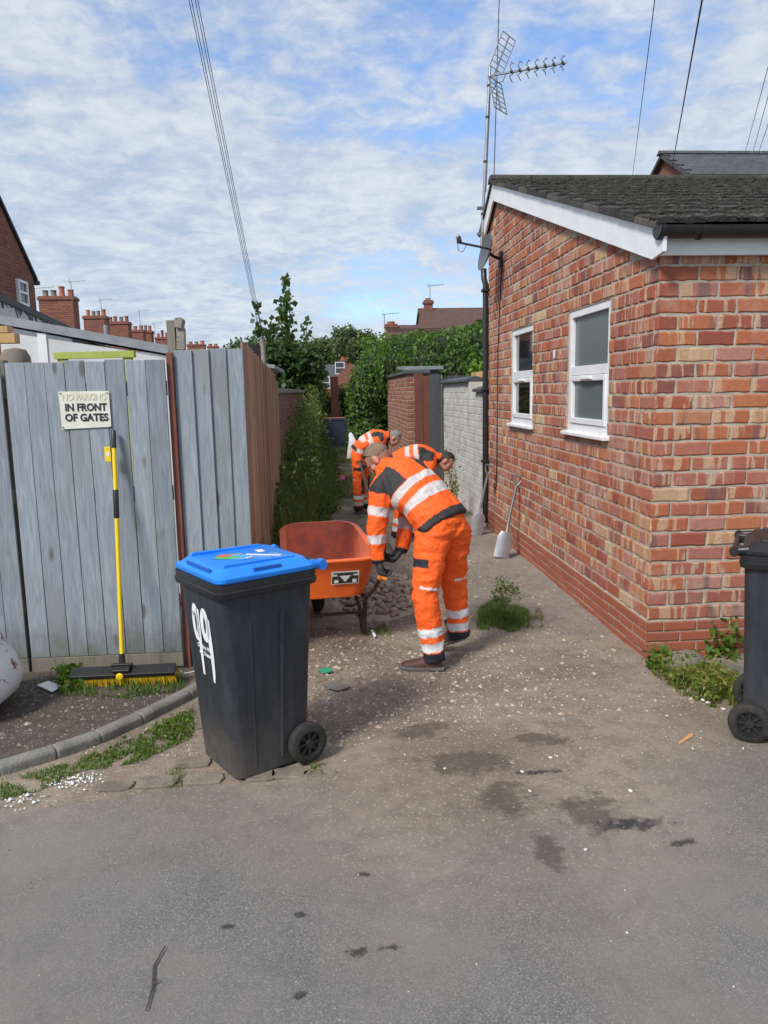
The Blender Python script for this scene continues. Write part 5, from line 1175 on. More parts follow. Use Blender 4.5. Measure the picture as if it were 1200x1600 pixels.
# young sycamore
tr = empty('young_sycamore_tree', (0, 0, 0), 0, 'young sycamore tree with large dark leaves and three tall leaders', 'tree'); TY = 26.0
def tpt(x, y, dy=0): return atY(x, y, TY+dy)
bt = tpt(466, 660); bt.z = 0
m = MB(); m.tube([bt, tpt(466, 640), tpt(462, 580), tpt(450, 520), tpt(446, 432)], [.06, .05, .04, .025, .006], 8)
br_ = [[(462, 590), (430, 560), (408, 520), (402, 472)], [(463, 580), (480, 545), (478, 497)], [(464, 600), (440, 590), (420, 575)], [(464, 600), (490, 590), (500, 570)], [(465, 620), (440, 625)], [(465, 620), (488, 622)]]
for b in br_: m.tube([tpt(*q, dy=random.uniform(-.3, .3) if i else 0) for i, q in enumerate(b)], [.025]+[.014]*(len(b)-2)+[.005], 6)
m.build('trunk', G['bark'], tr, smooth=True)
lp = []
def along(a, b, n, spread, Y=0):
    for k in range(n):
        t = random.random(); q = lerp(Vector(a), Vector(b), t); p = tpt(q.x, q.y, random.gauss(0, .25)); lp.append((p.x+random.gauss(0, spread), p.y, p.z+random.gauss(0, spread*.6)))
along((446, 432), (446, 458), 22, .06); along((444, 462), (446, 505), 95, .15); along((446, 500), (449, 548), 110, .15); along((402, 472), (403, 500), 26, .06); along((404, 505), (410, 532), 50, .13); along((424, 506), (424, 532), 50, .15); along((478, 500), (477, 532), 36, .10)
tcs = []
for (x, y, rx_, rz_) in ((432, 568, .75, .5), (470, 565, .8, .5), (450, 595, 1.1, .6), (480, 595, .65, .6), (425, 605, .7, .55), (460, 622, .9, .5), (484, 618, .5, .5), (488, 578, .5, .5), (476, 552, .5, .35), (440, 552, .6, .35), (415, 555, .5, .4)):
    p = tpt(x, y); tcs.append((p.x, p.y+random.uniform(-.2, .3), p.z, rx_, .6, rz_))
leaf_cloud('crown', np.concatenate([np.array(lp), lumps(tcs, 3300, .35)]), .215, G['sycamore_leaf'], tr, normal_bias=np.array([0, -.5, .8]), aspect=.9, droop=.5)
# far trees behind
fts = [((388, 560, 75), 2.0, 1.6, 'rounded green tree left of the telegraph pole'), ((425, 556, 95), 4.0, 2.8, 'broad tree behind the telegraph pole'), ((500, 552, 118), 3.2, 3.2, 'brownish-green tree above the far house roof'), ((530, 548, 110), 2.8, 3.4, 'tallest dark tree of the far row'), ((558, 550, 105), 3.0, 3.0, 'light green tree touching the ivy'), ((470, 556, 112), 3.6, 2.6, 'tree half hidden by the sycamore'), ((590, 552, 100), 3.0, 2.6, 'far tree hidden partly by ivy sprays'), ((360, 566, 98), 2.5, 1.6, 'low far tree showing over the fence corner')]
for (x, y, Y), rx_, rz_, lb_ in fts:
    t = empty('broadleaf_tree', (0, 0, 0), 0, lb_, 'tree', 'far trees'); p = atY(x, y, Y); cs = [(p.x+random.gauss(0, rx_*.4), p.y+random.gauss(0, 1), p.z+random.gauss(0, rz_*.2), rx_*random.uniform(.45, .75), rx_*.6, rz_*random.uniform(.5, .8)) for _ in range(7)] + [(p.x, p.y, p.z-rz_, rx_, rx_, rz_)]
    core_mesh('inner_crown', cs, G['ivy_core'], t, .75); leaf_cloud('crown', lumps(cs, 4200, .75), .42, G['far_leaf'], t, normal_bias=np.array([0, -.5, .7]), aspect=.8)
    m = MB(); m.tube([(p.x, p.y, 0), (p.x, p.y, max(p.z, 1))], [.3, .2], 8); m.build('trunk', G['bark'], t)
for (X_, Y_, r_, h_, lb_) in ((-.62, 14.2, .40, .75, 'bramble bush against the old wall nearest the brown fence'), (-.60, 17.6, .48, .95, 'middle bramble bush against the old alley wall'), (-.55, 21.5, .55, 1.1, 'farthest bramble bush beside the old alley wall')):
    b_ = empty('bramble_bush', (0, 0, 0), 0, lb_, 'bush', 'alley brambles'); cs = [(X_+random.gauss(0, .1), Y_+random.uniform(-.9, .9), h_*random.uniform(.5, .95), r_*random.uniform(.6, 1), r_, h_*.55) for _ in range(5)]
    leaf_cloud('leaves', lumps(cs, 2600, .45), .085, G['weed_leaf'], b_, kind='stuff'); m = MB()
    for _ in range(9): m.tube([(X_+random.gauss(0, .1), Y_+random.gauss(0, .4), 0), (X_+random.gauss(0, .2), Y_+random.gauss(0, .4), h_*.8), (X_+random.gauss(.1, .2), Y_+random.gauss(0, .5), h_*1.3)], [.008, .006, .003], 5)
    tag(m.build('stems', G['dry_stem'], b_), kind='stuff')
# weeds down the left of the alley
wp = []; gp = []; hs = []
while len(wp) < 12000:
    y = 6.9 + 15*random.random()**1.5; edge = -.10 + .30*ss(y, 9, 13) + .12*mnoise.noise(Vector((y*1.3, 0, 0))); x = random.uniform(-.66, edge)
    hgt = (.62 + .35*mnoise.noise(Vector((x*2, y*.9, 5))))*(1-ss(x, edge-.45, edge)*.85)*ss(y, 6.7, 7.8); 
    if y > 9.6 and x < -.15: hgt *= 1.35 + .9*ss(y, 10, 13)
    z = random.random()**.8*max(hgt, .06); wp.append((x+random.gauss(0, .03), y, gz(x, y)+z))
tag(leaf_cloud('alley_weeds', wp, .085, G['weed_leaf'], None, droop=.2, aspect=.5), 'tall leafy weeds along the brown fence', 'weeds', kind='stuff')
for _ in range(1500):
    y = 6.9+14*random.random()**1.4; x = random.uniform(-.64, -.2+.3*ss(y, 9, 13)); gp.append((x, y, gz(x, y)))
tag(blade_cloud('weed_stalks', gp, .75, .008, G['weed_leaf'], .45), 'thin stalks among the alley weeds', 'weeds')
gp = []
for _ in range(9000):
    y = 11+18*random.random(); x = random.uniform(-.6, 1.5 if y > 14 else 1.0); 
    if mnoise.noise(Vector((x*1.1, y*.5, 2))) > -.12 + (.3 if y < 13 and x > .1 else 0): gp.append((x, y, gz(x, y)))
tag(blade_cloud('alley_grass', gp, .16, .012, G['dry_leaf'], .8), 'straggly grass covering the far alley floor', 'grass')
# grass along the kerb, under the broom, at wall foot
def scatter(poly, n, z=0.0, jit=0):
    """random ground points inside a photo-pixel polygon (on the ground plane)"""
    P = [gpt(x, y) for x, y in poly]; xs_ = [p.x for p in P]; ys_ = [p.y for p in P]; o = []
    def inside(x, y):
        c = False; j = len(P)-1
        for i in range(len(P)):
            if (P[i].y > y) != (P[j].y > y) and x < (P[j].x-P[i].x)*(y-P[i].y)/(P[j].y-P[i].y)+P[i].x: c = not c
            j = i
        return c
    while len(o) < n:
        x, y = random.uniform(min(xs_), max(xs_)), random.uniform(min(ys_), max(ys_))
        if inside(x, y) and mnoise.noise(Vector((x*9, y*9, 1))) > -.25: o.append((x, y, gz(x, y)))
    return o
tag(blade_cloud('kerb_grass', scatter([(0, 1222), (110, 1190), (190, 1160), (300, 1105), (305, 1150), (220, 1190), (130, 1205), (60, 1235), (0, 1250)], 2300), .026, .005, G['grass_leaf'], 1.1), 'short bright grass growing along the kerb', 'grass')
tag(leaf_cloud('kerb_weeds', [(x, y, z+random.random()*.04) for x, y, z in scatter([(140, 1185), (200, 1155), (300, 1110), (305, 1150), (215, 1190)], 260)], .028, G['grass_leaf'], None, aspect=.6), 'small broad-leaved weeds beside the kerb', 'weeds', kind='stuff')
tag(blade_cloud('gate_grass', [p for p in scatter([(80, 1062), (290, 1055), (285, 1080), (200, 1098), (100, 1092)], 1100)], .05, .005, G['grass_leaf'], 1.1), 'grass tufts under the broom head', 'grass')
tag(leaf_cloud('gate_weeds', [(x, y, z+random.random()*.07) for x, y, z in scatter([(78, 1058), (130, 1058), (135, 1085), (95, 1088)], 260)], .05, G['grass_leaf'], None), 'leafy weeds beside the left end of the broom', 'weeds', kind='stuff')
tag(blade_cloud('bin_grass', scatter([(260, 1205), (290, 1195), (285, 1230), (265, 1232)], 90) + scatter([(485, 1195), (510, 1192), (505, 1215), (480, 1212)], 90) + scatter([(400, 1195), (415, 1192), (415, 1205)], 40) + scatter([(570, 985), (600, 975), (615, 990), (585, 998)], 260), .03, .004, G['grass_leaf'], 1.2), 'tiny grass tufts around the bin foot', 'grass')
# tuft in the middle, mossy
tf = scatter([(745, 985), (748, 950), (775, 935), (825, 955), (832, 978), (800, 990)], 2600)
cx_, cy_ = gpt(785, 970).x, gpt(785, 970).y
hh = np.array([.035 + .10*max(0, 1-math.hypot((x-cx_)/.22, (y-cy_)/.25)) for x, y, z in tf])
tag(blade_cloud('weed_tuft', np.array(tf), hh, .0045, G['grass_leaf'], 1.9), 'mossy green weed tuft on the ground near the plinth', 'weeds')
tf = scatter([(765, 945), (775, 915), (800, 918), (815, 940)], 240); tag(leaf_cloud('tuft_weeds', [(x, y, z+random.random()*.10) for x, y, z in tf], .03, G['weed_leaf'], None), 'thin leafy stems behind the weed tuft', 'weeds', kind='stuff')
tf = scatter([(820, 985), (840, 950), (850, 965), (845, 990)], 120); tag(blade_cloud('dry_tuft', tf, .06, .004, G['dry_leaf'], 1.2), 'brown dry stems beside the weed tuft', 'weeds')
tf = scatter([(1015, 1035), (1060, 1040), (1110, 1050), (1150, 1075), (1155, 1100), (1110, 1105), (1060, 1080), (1020, 1055)], 1500)
tag(leaf_cloud('corner_weeds', [(x, y, z+random.random()**1.3*.13) for x, y, z in tf], .038, G['weed_yellow'], None, aspect=.45), 'yellow-green weeds around the stones at the brick corner', 'weeds', kind='stuff')
tag(blade_cloud('corner_grass', scatter([(1015, 1035), (1060, 1045), (1150, 1075), (1150, 1105), (1060, 1085)], 700), .10, .005, G['weed_yellow'], 1.0), 'yellowing grass blades around the stones at the brick corner', 'grass')
pl_ = []
for (x, y, r_, n, h_) in ((1130, 1028, .07, 90, .22), (1165, 1005, .07, 70, .20), (1025, 1045, .05, 60, .10)):
    p = gpt(x, y)
    for k in range(n): pl_.append((p.x+random.gauss(0, r_), min(p.y+random.gauss(0, r_*.6), BY0-.03), abs(random.gauss(0, .5))*h_+.02))
tag(leaf_cloud('wall_weeds', pl_, .055, G['grass_leaf'], None, aspect=.75), 'broad-leaved weeds against the plinth behind the right bin', 'weeds', kind='stuff')
# dry tall weed against the painted wall
dw = empty('dry_weed', (1.72, 10.3, 0), 0, 'tall dry brown weed standing against the white-painted wall', 'plant'); m = MB(); lpv = []
for k in range(7):
    a = Vector((random.gauss(0, .06), random.gauss(0, .06), 0)); b = a + Vector((random.gauss(0, .10), random.gauss(0, .08), random.uniform(.6, 1.05))); m.tube([a, lerp(a, b, .5)+Vector((random.gauss(0, .02), 0, 0)), b], [.006, .005, .002], 5)
    for q in range(26): p = lerp(a, b, random.uniform(.15, 1)); lpv.append((p.x+random.gauss(0, .04), p.y+random.gauss(0, .04), p.z))
m.build('stems', G['dry_stem'], dw); leaf_cloud('leaves', lpv, .055, G['dry_leaf'], dw)

# ================================================================== stones, litter, grit
def rock_mesh(name, seed, mat, sub=2, flat=.7, rough_=.25):
    bm = bmesh.new(); bmesh.ops.create_icosphere(bm, subdivisions=sub, radius=1.0); rr = Vector((seed*3.1, seed*1.7, 0))
    for v in bm.verts:
        k = 1 + rough_*mnoise.noise(v.co*1.2+rr) + rough_*.4*mnoise.noise(v.co*3+rr); v.co *= k; v.co.z *= flat
    me = bpy.data.meshes.new(name); bm.to_mesh(me); bm.free(); me.materials.append(mat); me.polygons.foreach_set('use_smooth', [True]*len(me.polygons)); return me
for (x, y, s_, lb_, sx_) in ((1072, 1046, .13, 'largest rounded grey boulder at the foot of the brick corner', 1.0), (1128, 1055, .09, 'long low grey stone among the corner weeds', 1.7), (1158, 1052, .07, 'small pale stone beside the right bin', 1.1)):
    p = gpt(x, y); o = link('boulder', rock_mesh('boulder', x, G['stone_pale'], 3)); o.location = (p.x, p.y, s_*.30); o.scale = (s_*sx_, s_*.85, s_*.8); tag(o, lb_, 'stone', 'stones at the brick corner')
cob = [rock_mesh('stone', k, G['cobble'], 1, .65, .35) for k in range(6)]
def mound(x, y): return .13*math.exp(-((x-.38)/.30)**2-((y-6.5)/.60)**2)
xs_ = [-.4+.06*i for i in range(26)]; ys_ = [5.4+.08*i for i in range(28)]
mo = grid_sheet('gravel_mound', xs_, ys_, lambda x, y: gz(x, y)-.02+mound(x, y), G['cobble']); mo['kind'] = 'stuff'; tag(mo, 'low mound of brown gravel behind the wheelbarrow', 'gravel')
taken = []
k = 0
while k < 230:
    x, y = random.gauss(.36, .22), random.gauss(6.35, .38)
    if mound(x, y) < .025 or any((x-a)**2+(y-b)**2 < .0011 for a, b in taken): 
        if len(taken) > 200 and random.random() < .02: k += 1
        continue
    taken.append((x, y)); r_ = random.uniform(.020, .042); o = link('stone', cob[k % 6]); o.location = (x, y, gz(x, y)-.02+mound(x, y)+r_*.35); o.scale = (r_*random.uniform(.9, 1.4), r_, r_*random.uniform(.8, 1.1)); o.rotation_euler = (random.uniform(-.4, .4), random.uniform(-.4, .4), random.uniform(0, 6.3)); k += 1
    tag(o, 'rounded brown stone lying on the gravel mound behind the wheelbarrow', 'stone', 'stones on the gravel mound')
def grit(name, n, region, smin, smax, mat, label, zf=gz, zoff=.0):
    m = MB(); c = 0
    while c < n:
        x, y = region(); s_ = random.uniform(smin, smax)*(1 if random.random() < .85 else 1.8); z = zf(x, y)+zoff; a = random.uniform(0, 6.28); ca, sa = math.cos(a)*s_, math.sin(a)*s_
        m.add([(x+ca, y+sa, z), (x-sa*.8, y+ca*.8, z), (x-ca*1.1, y-sa*1.1, z), (x+sa*.7, y-ca*.7, z), (x+ca*.1, y+sa*.1, z+s_*.7)], [(0, 1, 4), (1, 2, 4), (2, 3, 4), (3, 0, 4)]); c += 1
    return tag(m.build(name, mat, None, fix=False), label, 'grit', kind='stuff')
grit('alley_grit', 4200, lambda: (random.uniform(-.5, 1.95), 3.7+7*random.random()**1.6), .003, .010, G['chip_grey'], 'grey and brown grit scattered over the alley mouth')
grit('brown_crumbs', 3800, lambda: (random.gauss(.35, .75), 3.6+5*random.random()**1.3), .003, .012, G['cobble'], 'brown earth crumbs and gravel strewn over the alley mouth')
grit('pale_chips', 300, lambda: (random.gauss(.8, .75), 3.3+4.5*random.random()**1.5), .0022, .006, G['chip_white'], 'pale stone chips scattered over the bare earth', lambda x, y: max(gz(x, y), .004))
grit('road_grit', 1500, lambda: (random.uniform(-1.6, 2.2), random.uniform(1.7, 3.6)), .0015, .0045, G['chip_grey'], 'fine grit lying on the tarmac', lambda x, y: .004)
grit('road_chips', 70, lambda: (random.uniform(-1.4, 2.2), random.uniform(1.8, 3.5)), .0015, .0038, G['chip_white'], 'pale specks lying on the tarmac', lambda x, y: .004)
grit('plaster_crumbs', 150, lambda: (lambda p: (p.x+random.gauss(0, .055), p.y+random.gauss(0, .035)))(gpt(118, 1222) if random.random() < .75 else gpt(38, 1252)), (.0025), .008, G['litter_white'], 'white plaster crumbs spilled at the road edge', lambda x, y: max(gz(x, y), .004))
grit('soil_crumbs', 900, lambda: (random.uniform(-2.2, -.9), random.uniform(3.7, 4.75)), .003, .010, G['chip_grey'], 'crumbs and grit on the soil by the gate')
def flat_piece(name, px, lab, mat, z=.006, th=.004, cat='litter', tilt=0):
    P = [gpt(x, y) for x, y in px]; m = MB(); m.prism([(p.x, p.y, gz(p.x, p.y)+z + tilt*i) for i, p in enumerate(P)], (0, 0, th)); return tag(m.build(name, mat, None), lab, cat)
flat_piece('white_tile', [(59, 1079), (76, 1072), (98, 1081), (82, 1089)], 'white square tile lying on the soil by the gate', G['litter_white'], .012, .006, 'tile')
flat_piece('wooden_spoon', [(1062, 1165), (1060, 1162), (1073, 1153), (1076, 1149), (1083, 1149), (1082, 1153), (1076, 1156)], 'small wooden spoon lying on the tarmac near the right bin', G['litter_wood'], .011, .004, 'spoon')
flat_piece('pink_litter', [(518, 751), (530, 746), (541, 747), (538, 753), (524, 754)], 'bright pink plastic litter lying on the alley floor', G['litter_pink'], .02, .03)
flat_piece('blue_litter', [(498, 754), (508, 751), (512, 755), (502, 758)], 'blue plastic litter on the alley floor near the pink piece', G['litter_blue'], .02, .03)
flat_piece('white_scrap', [(502, 785), (515, 781), (522, 786), (510, 791)], 'torn white paper on the alley floor behind the planter', G['litter_white'], .012, .015)
flat_piece('white_chip', [(579, 988), (583, 987), (588, 996), (585, 998)], 'white broken chip beside the wheelbarrow leg', G['litter_white'], .012, .010)
flat_piece('green_litter', [(498, 1052), (512, 1047), (520, 1053), (506, 1057)], 'small green plastic scrap behind the blue-lidded bin', G['litter_green'], .012, .006)
flat_piece('grey_rag', [(505, 1072), (530, 1070), (548, 1076), (530, 1082), (512, 1078)], 'flattened grey-brown rag behind the blue-lidded bin', G['chip_grey'], .012, .008)
flat_piece('cardboard_scrap', [(608, 853), (622, 838), (636, 842), (630, 862), (614, 866)], 'torn grey cardboard on the ground beyond the stones', G['stone_pale'], .03, .02)
flat_piece('blue_wrapper', [(1063, 1013), (1076, 1008), (1078, 1014), (1068, 1017)], 'crumpled blue and white wrapper on the corner boulder', G['litter_white'], .11, .012)
for (x, y, s_) in ((1098, 1096, .014), (1106, 1100, .016), (1130, 1110, .012), (1042, 1120, .008), (915, 1330, .008), (985, 1238, .011), (828, 1238, .008), (816, 1208, .009), (712, 1068, .010), (860, 1186, .010)):
    p = gpt(x, y); o = link('pale_stone', rock_mesh('pale_stone', x, G['chip_white'], 1)); o.location = (p.x, p.y, .004+s_*.4); o.scale = (s_*1.3, s_, s_*.8); o.rotation_euler = (0, 0, x); tag(o, 'small pale stone lying loose on the bare ground', 'stone', 'loose pale stones')
p = [gpt(258, 1478, .012), gpt(240, 1510, .010), gpt(238, 1545, .010), gpt(228, 1580, .012)]
m = MB(); m.tube([Vector((q.x, q.y, .012)) for q in p], [.002, .0032, .0032, .0018], 6); q = gpt(240, 1543); m.tube([(q.x, q.y, .012), (q.x+.012, q.y+.01, .016)], .003, 5); tag(m.build('twig', G['twig'], None, smooth=True), 'thin dark curved twig lying on the tarmac', 'twig')
m = MB(); a = gpt(288, 1052, .03); b = gpt(320, 1046, .03); m.tube([a, b], .003, 5); tag(m.build('straw', G['litter_white'], None), 'thin pale straw beside the broom head', 'straw')
sticks = MB()
for k in range(260):
    x, y = random.gauss(.05, .35), random.uniform(4.2, 5.6); a = random.uniform(0, 6.28); l_ = random.uniform(.015, .06); z = gz(x, y)+.006; sticks.tube([(x, y, z), (x+math.cos(a)*l_, y+math.sin(a)*l_, z+random.uniform(0, .012))], .0018, 4)
tag(sticks.build('wood_chippings', G['dry_stem'], None, fix=False), 'dry stalks and wood chippings strewn behind the bin', 'debris', kind='stuff')
# ================================================================== workers
HAIRC = {'hair_brown': (.20, .13, .09), 'hair_grey': (.22, .21, .20), 'hair_dark': (.03, .024, .02)}
OR = (.93, .122, .010); NV = (.018, .018, .032); BK = (.030, .026, .028); RF = (.60, .55, .54); WB_ = (.70, .71, .73); SK = (.5, .25, .18)
def frame_ring(p, t, side, a, b, n):
    t = t.normalized(); s_ = (side - t*side.dot(t))
    if s_.length < 1e-4: s_ = t.orthogonal()
    s_.normalize(); q = t.cross(s_)
    return [p + s_*a*math.cos(2*math.pi*j/n) + q*b*math.sin(2*math.pi*j/n) for j in range(n)]
def loft(mb, pts, radii, side, n=20):
    pts = [Vector(p) for p in pts]; k = len(pts); rings = []
    for i in range(k):
        t = pts[min(i+1, k-1)] - pts[max(i-1, 0)]; a, b = radii[i] if isinstance(radii[i], tuple) else (radii[i], radii[i]); sv = side[i] if isinstance(side, list) else side
        rings.append(frame_ring(pts[i], t, Vector(sv), a, b, n))
    mb.rings(rings)
def ball(mb, c, r_, n=12, M=None):
    rings = []
    rx_, ry_, rz_ = r_ if isinstance(r_, tuple) else (r_, r_, r_)
    for i in range(1, n):
        th = math.pi*i/n; ring = [Vector((rx_*math.sin(th)*math.cos(2*math.pi*j/16), ry_*math.sin(th)*math.sin(2*math.pi*j/16), rz_*math.cos(th))) for j in range(16)]
        rings.append([(M @ v if M is not None else v) + Vector(c) for v in ring])
    mb.rings(rings)
def fuse(name, mb, voxel, smooth=6, mat=None, parent=None, disp=None):
    """union closed shells into one continuous skin"""
    me = bpy.data.meshes.new('tmp'); me.from_pydata(mb.v, [], mb.f); bm = bmesh.new(); bm.from_mesh(me); bmesh.ops.recalc_face_normals(bm, faces=bm.faces); bm.to_mesh(me); bm.free()
    o = bpy.data.objects.new('tmp', me); COL.objects.link(o); r_ = o.modifiers.new('r', 'REMESH'); r_.mode = 'VOXEL'; r_.voxel_size = voxel; r_.adaptivity = 0
    if smooth: q = o.modifiers.new('s', 'SMOOTH'); q.iterations = smooth; q.factor = .5
    dg = bpy.context.evaluated_depsgraph_get(); dg.update(); ev = o.evaluated_get(dg); m2 = bpy.data.meshes.new_from_object(ev); bpy.data.objects.remove(o); bpy.data.meshes.remove(me)
    m2.name = name; m2.polygons.foreach_set('use_smooth', [True]*len(m2.polygons))
    if disp:
        nv = [v.normal.copy() for v in m2.vertices]
        for v, nn in zip(m2.vertices, nv): v.co += nn*disp(v.co)
    m2.materials.clear()
    if mat: m2.materials.append(mat)
    return link(name, m2, parent)
def paint(o, fn):
    me = o.data; n = len(me.vertices); co = np.empty(n*3); me.vertices.foreach_get('co', co); co = co.reshape(n, 3)
    col = np.ones((n, 4)); col[:, :3] = fn(co); a = me.color_attributes.new('Col', 'FLOAT_COLOR', 'POINT'); a.data.foreach_set('color', col.reshape(-1))
def poly_param(co, pts):
    """distance and arc parameter (0..1) to a polyline"""
    P = np.array([tuple(p) for p in pts]); L = np.linalg.norm(P[1:]-P[:-1], axis=1); tot = L.sum(); best = np.full(len(co), 1e9); par = np.zeros(len(co)); acc = 0
    for i in range(len(L)):
        d = (P[i+1]-P[i])/L[i]; t = np.clip((co-P[i]) @ d, 0, L[i]); q = P[i]+t[:, None]*d; dd = np.linalg.norm(co-q, axis=1); k = dd < best; best[k] = dd[k]; par[k] = (acc+t[k])/tot; acc += L[i]
    return best, par
def wrinkle(amp, sc=7, seed=0, stretch=(1, 1, .45)):
    def f(p):
        q = Vector((p.x*sc*stretch[0]+seed, p.y*sc*stretch[1], p.z*sc*stretch[2]*2)); a = mnoise.noise(q); b = mnoise.noise(q*2.3)
        return amp*(1-2*abs(a)) + amp*.5*(1-2*abs(b)) - amp*.5
    return f
def make_head(parent, centre, face, upv, hairm, long_top=0.012, thin=False):
    """separate detail pieces added to the body mesh: returns shells; hair is a child"""
    f = Vector(face).normalized(); u_ = Vector(upv); u_ = (u_ - f*u_.dot(f)).normalized(); s_ = f.cross(u_)
    M = Matrix.Identity(4)
    for i in range(3): M[i][0], M[i][1], M[i][2], M[i][3] = s_[i], f[i], u_[i], Vector(centre)[i]
    return M
def head_shells(mb, M):
    def el(c, r_): ball(mb, (0, 0, 0), r_, 12, M @ Matrix.Translation(Vector(c)))
    el((0, -.010, .030), (.074, .092, .085)); el((0, .018, -.030), (.060, .070, .075)); el((0, .040, -.075), (.036, .036, .028))
    el((0, .086, -.012), (.013, .018, .020)); el((0, .078, .010), (.010, .012, .022)); el((0, .074, -.048), (.024, .014, .008)); el((0, .072, -.060), (.022, .014, .008))
    for sg in (-1, 1):
        el((sg*.076, -.012, -.008), (.010, .022, .032)); el((sg*.030, .068, .022), (.020, .014, .008)); el((sg*.045, .045, -.020), (.022, .025, .022))
def hair_mesh(M, mat, parent, top=.012, low=.004):
    mb = MB(); n, k = 14, 24; rings = []
    for i in range(1, n+1):
        th = math.pi*.66*i/n; ring = []
        for j in range(k):
            ph = 2*math.pi*j/k; x, y, z = math.sin(th)*math.cos(ph), math.sin(th)*math.sin(ph), math.cos(th)
            front = max(0, y); lim = low + .085*front**.6 + (.03 if abs(x) > .75 and y > -.2 else 0)
            zz = max(.030+.085*z*(1+top*6*max(0, z)), lim + .006*math.sin(j*2.7)); g_ = 1.012 + top*max(z, 0)
            ring.append(M @ Vector((x*.074*g_, -.010+y*.092*g_, zz)))
        rings.append(ring)
    mb.rings(rings); return mb.build('hair', mat, parent, smooth='all')
def glove(name, wrist, kn, axis, palm, mats, parent, voxel=.0045, size=1.0, curl=1.0):
    """wrist->knuckle direction, knuckle-row axis, palm normal (fingers close towards it)"""
    d = (Vector(kn)-Vector(wrist)).normalized(); y = Vector(axis); y = (y - d*y.dot(d)).normalized(); z = d.cross(y)
    if z.dot(Vector(palm)) < 0: z = -z
    W_ = Vector(wrist); mb = MB(); k = size
    def P(a, b, c): return W_ + d*a*k + y*b*k + z*c*k
    loft(mb, [P(-.035, 0, 0), P(.0, 0, 0), P(.045, 0, .0), P(.085, 0, .004), P(.10, 0, .006)], [(.034*k, .028*k), (.032*k, .024*k), (.042*k, .021*k), (.044*k, .019*k), (.036*k, .014*k)], y, 16)
    for i, (b, L) in enumerate(((-.033, .92), (-.011, 1.05), (.011, 1.0), (.032, .8))):
        a0, c0 = .088, .006; ang = 0.25*curl; pts = [P(a0, b, c0)]; x_, zz = a0, c0
        for sgl, da in ((.040*L, .75), (.028*L, .95), (.022*L, .6)):
            ang += da*curl; x_ += sgl*math.cos(ang); zz += sgl*math.sin(ang); pts.append(P(x_, b*.95, zz))
        mb.tube(pts, [.0118*k, .0108*k, .0098*k, .0082*k], 10)
    tp_ = [P(.025, -.030, .004), P(.050, -.052, .020), P(.075, -.050, .042), P(.088, -.034, .056)]; mb.tube(tp_, [.014*k, .013*k, .0115*k, .009*k], 10)
    return fuse(name, mb, voxel, 3, mats, parent)
def boot(parent, heel, toe_dir, pitch, mats, size=1.0):
    """leather boot with moulded sole; pitch raises the heel (about the toe)"""
    f = Vector((toe_dir[0], toe_dir[1], 0)).normalized(); s_ = Vector((f.y, -f.x, 0)); M = Matrix.Identity(4)
    for i in range(3): M[i][0], M[i][1], M[i][2] = s_[i], f[i], (0, 0, 1)[i]
    Rr = Matrix.Translation(Vector((0, .25, 0))) @ Matrix.Rotation(-pitch, 4, 'X') @ Matrix.Translation(Vector((0, -.25, 0)))
    M = Matrix.Translation(Vector(heel)) @ M @ Rr @ Matrix.Scale(size, 4)
    mb = MB(); ups = []
    for (y, w_, zt) in ((-.005, .030, .10), (.02, .040, .125), (.06, .043, .12), (.10, .043, .098), (.15, .050, .078), (.20, .053, .066), (.25, .046, .055), (.280, .028, .040)):
        ups.append([M @ Vector((w_*math.cos(q), y, .018 + (zt-.018)*max(0, math.sin(q))**.8 if math.sin(q) > 0 else .018)) for q in [2*math.pi*j/16 for j in range(16)]])
    mb.rings(ups); mb.tube([M @ Vector((0, .035, .07)), M @ Vector((0, .025, .18))], [.046, .050], 14)
    b = fuse('boot', mb, .007, 4, mats[0], parent)
    sb = MB(); pr = [(-.045, -.02), (-.048, .05), (-.044, .11), (-.056, .18), (-.056, .23), (-.034, .285), (0, .30), (.034, .285), (.056, .23), (.056, .18), (.044, .11), (.048, .05), (.045, -.02), (0, -.032)]
    sb.rings([[M @ Vector((x_*k, y_*1.0, z_)) for x_, y_ in pr] for z_, k in ((0, .90), (.005, .98), (.018, 1.0), (.025, .94))]); sb.build('sole', mats[1], b, smooth=True)
    return b
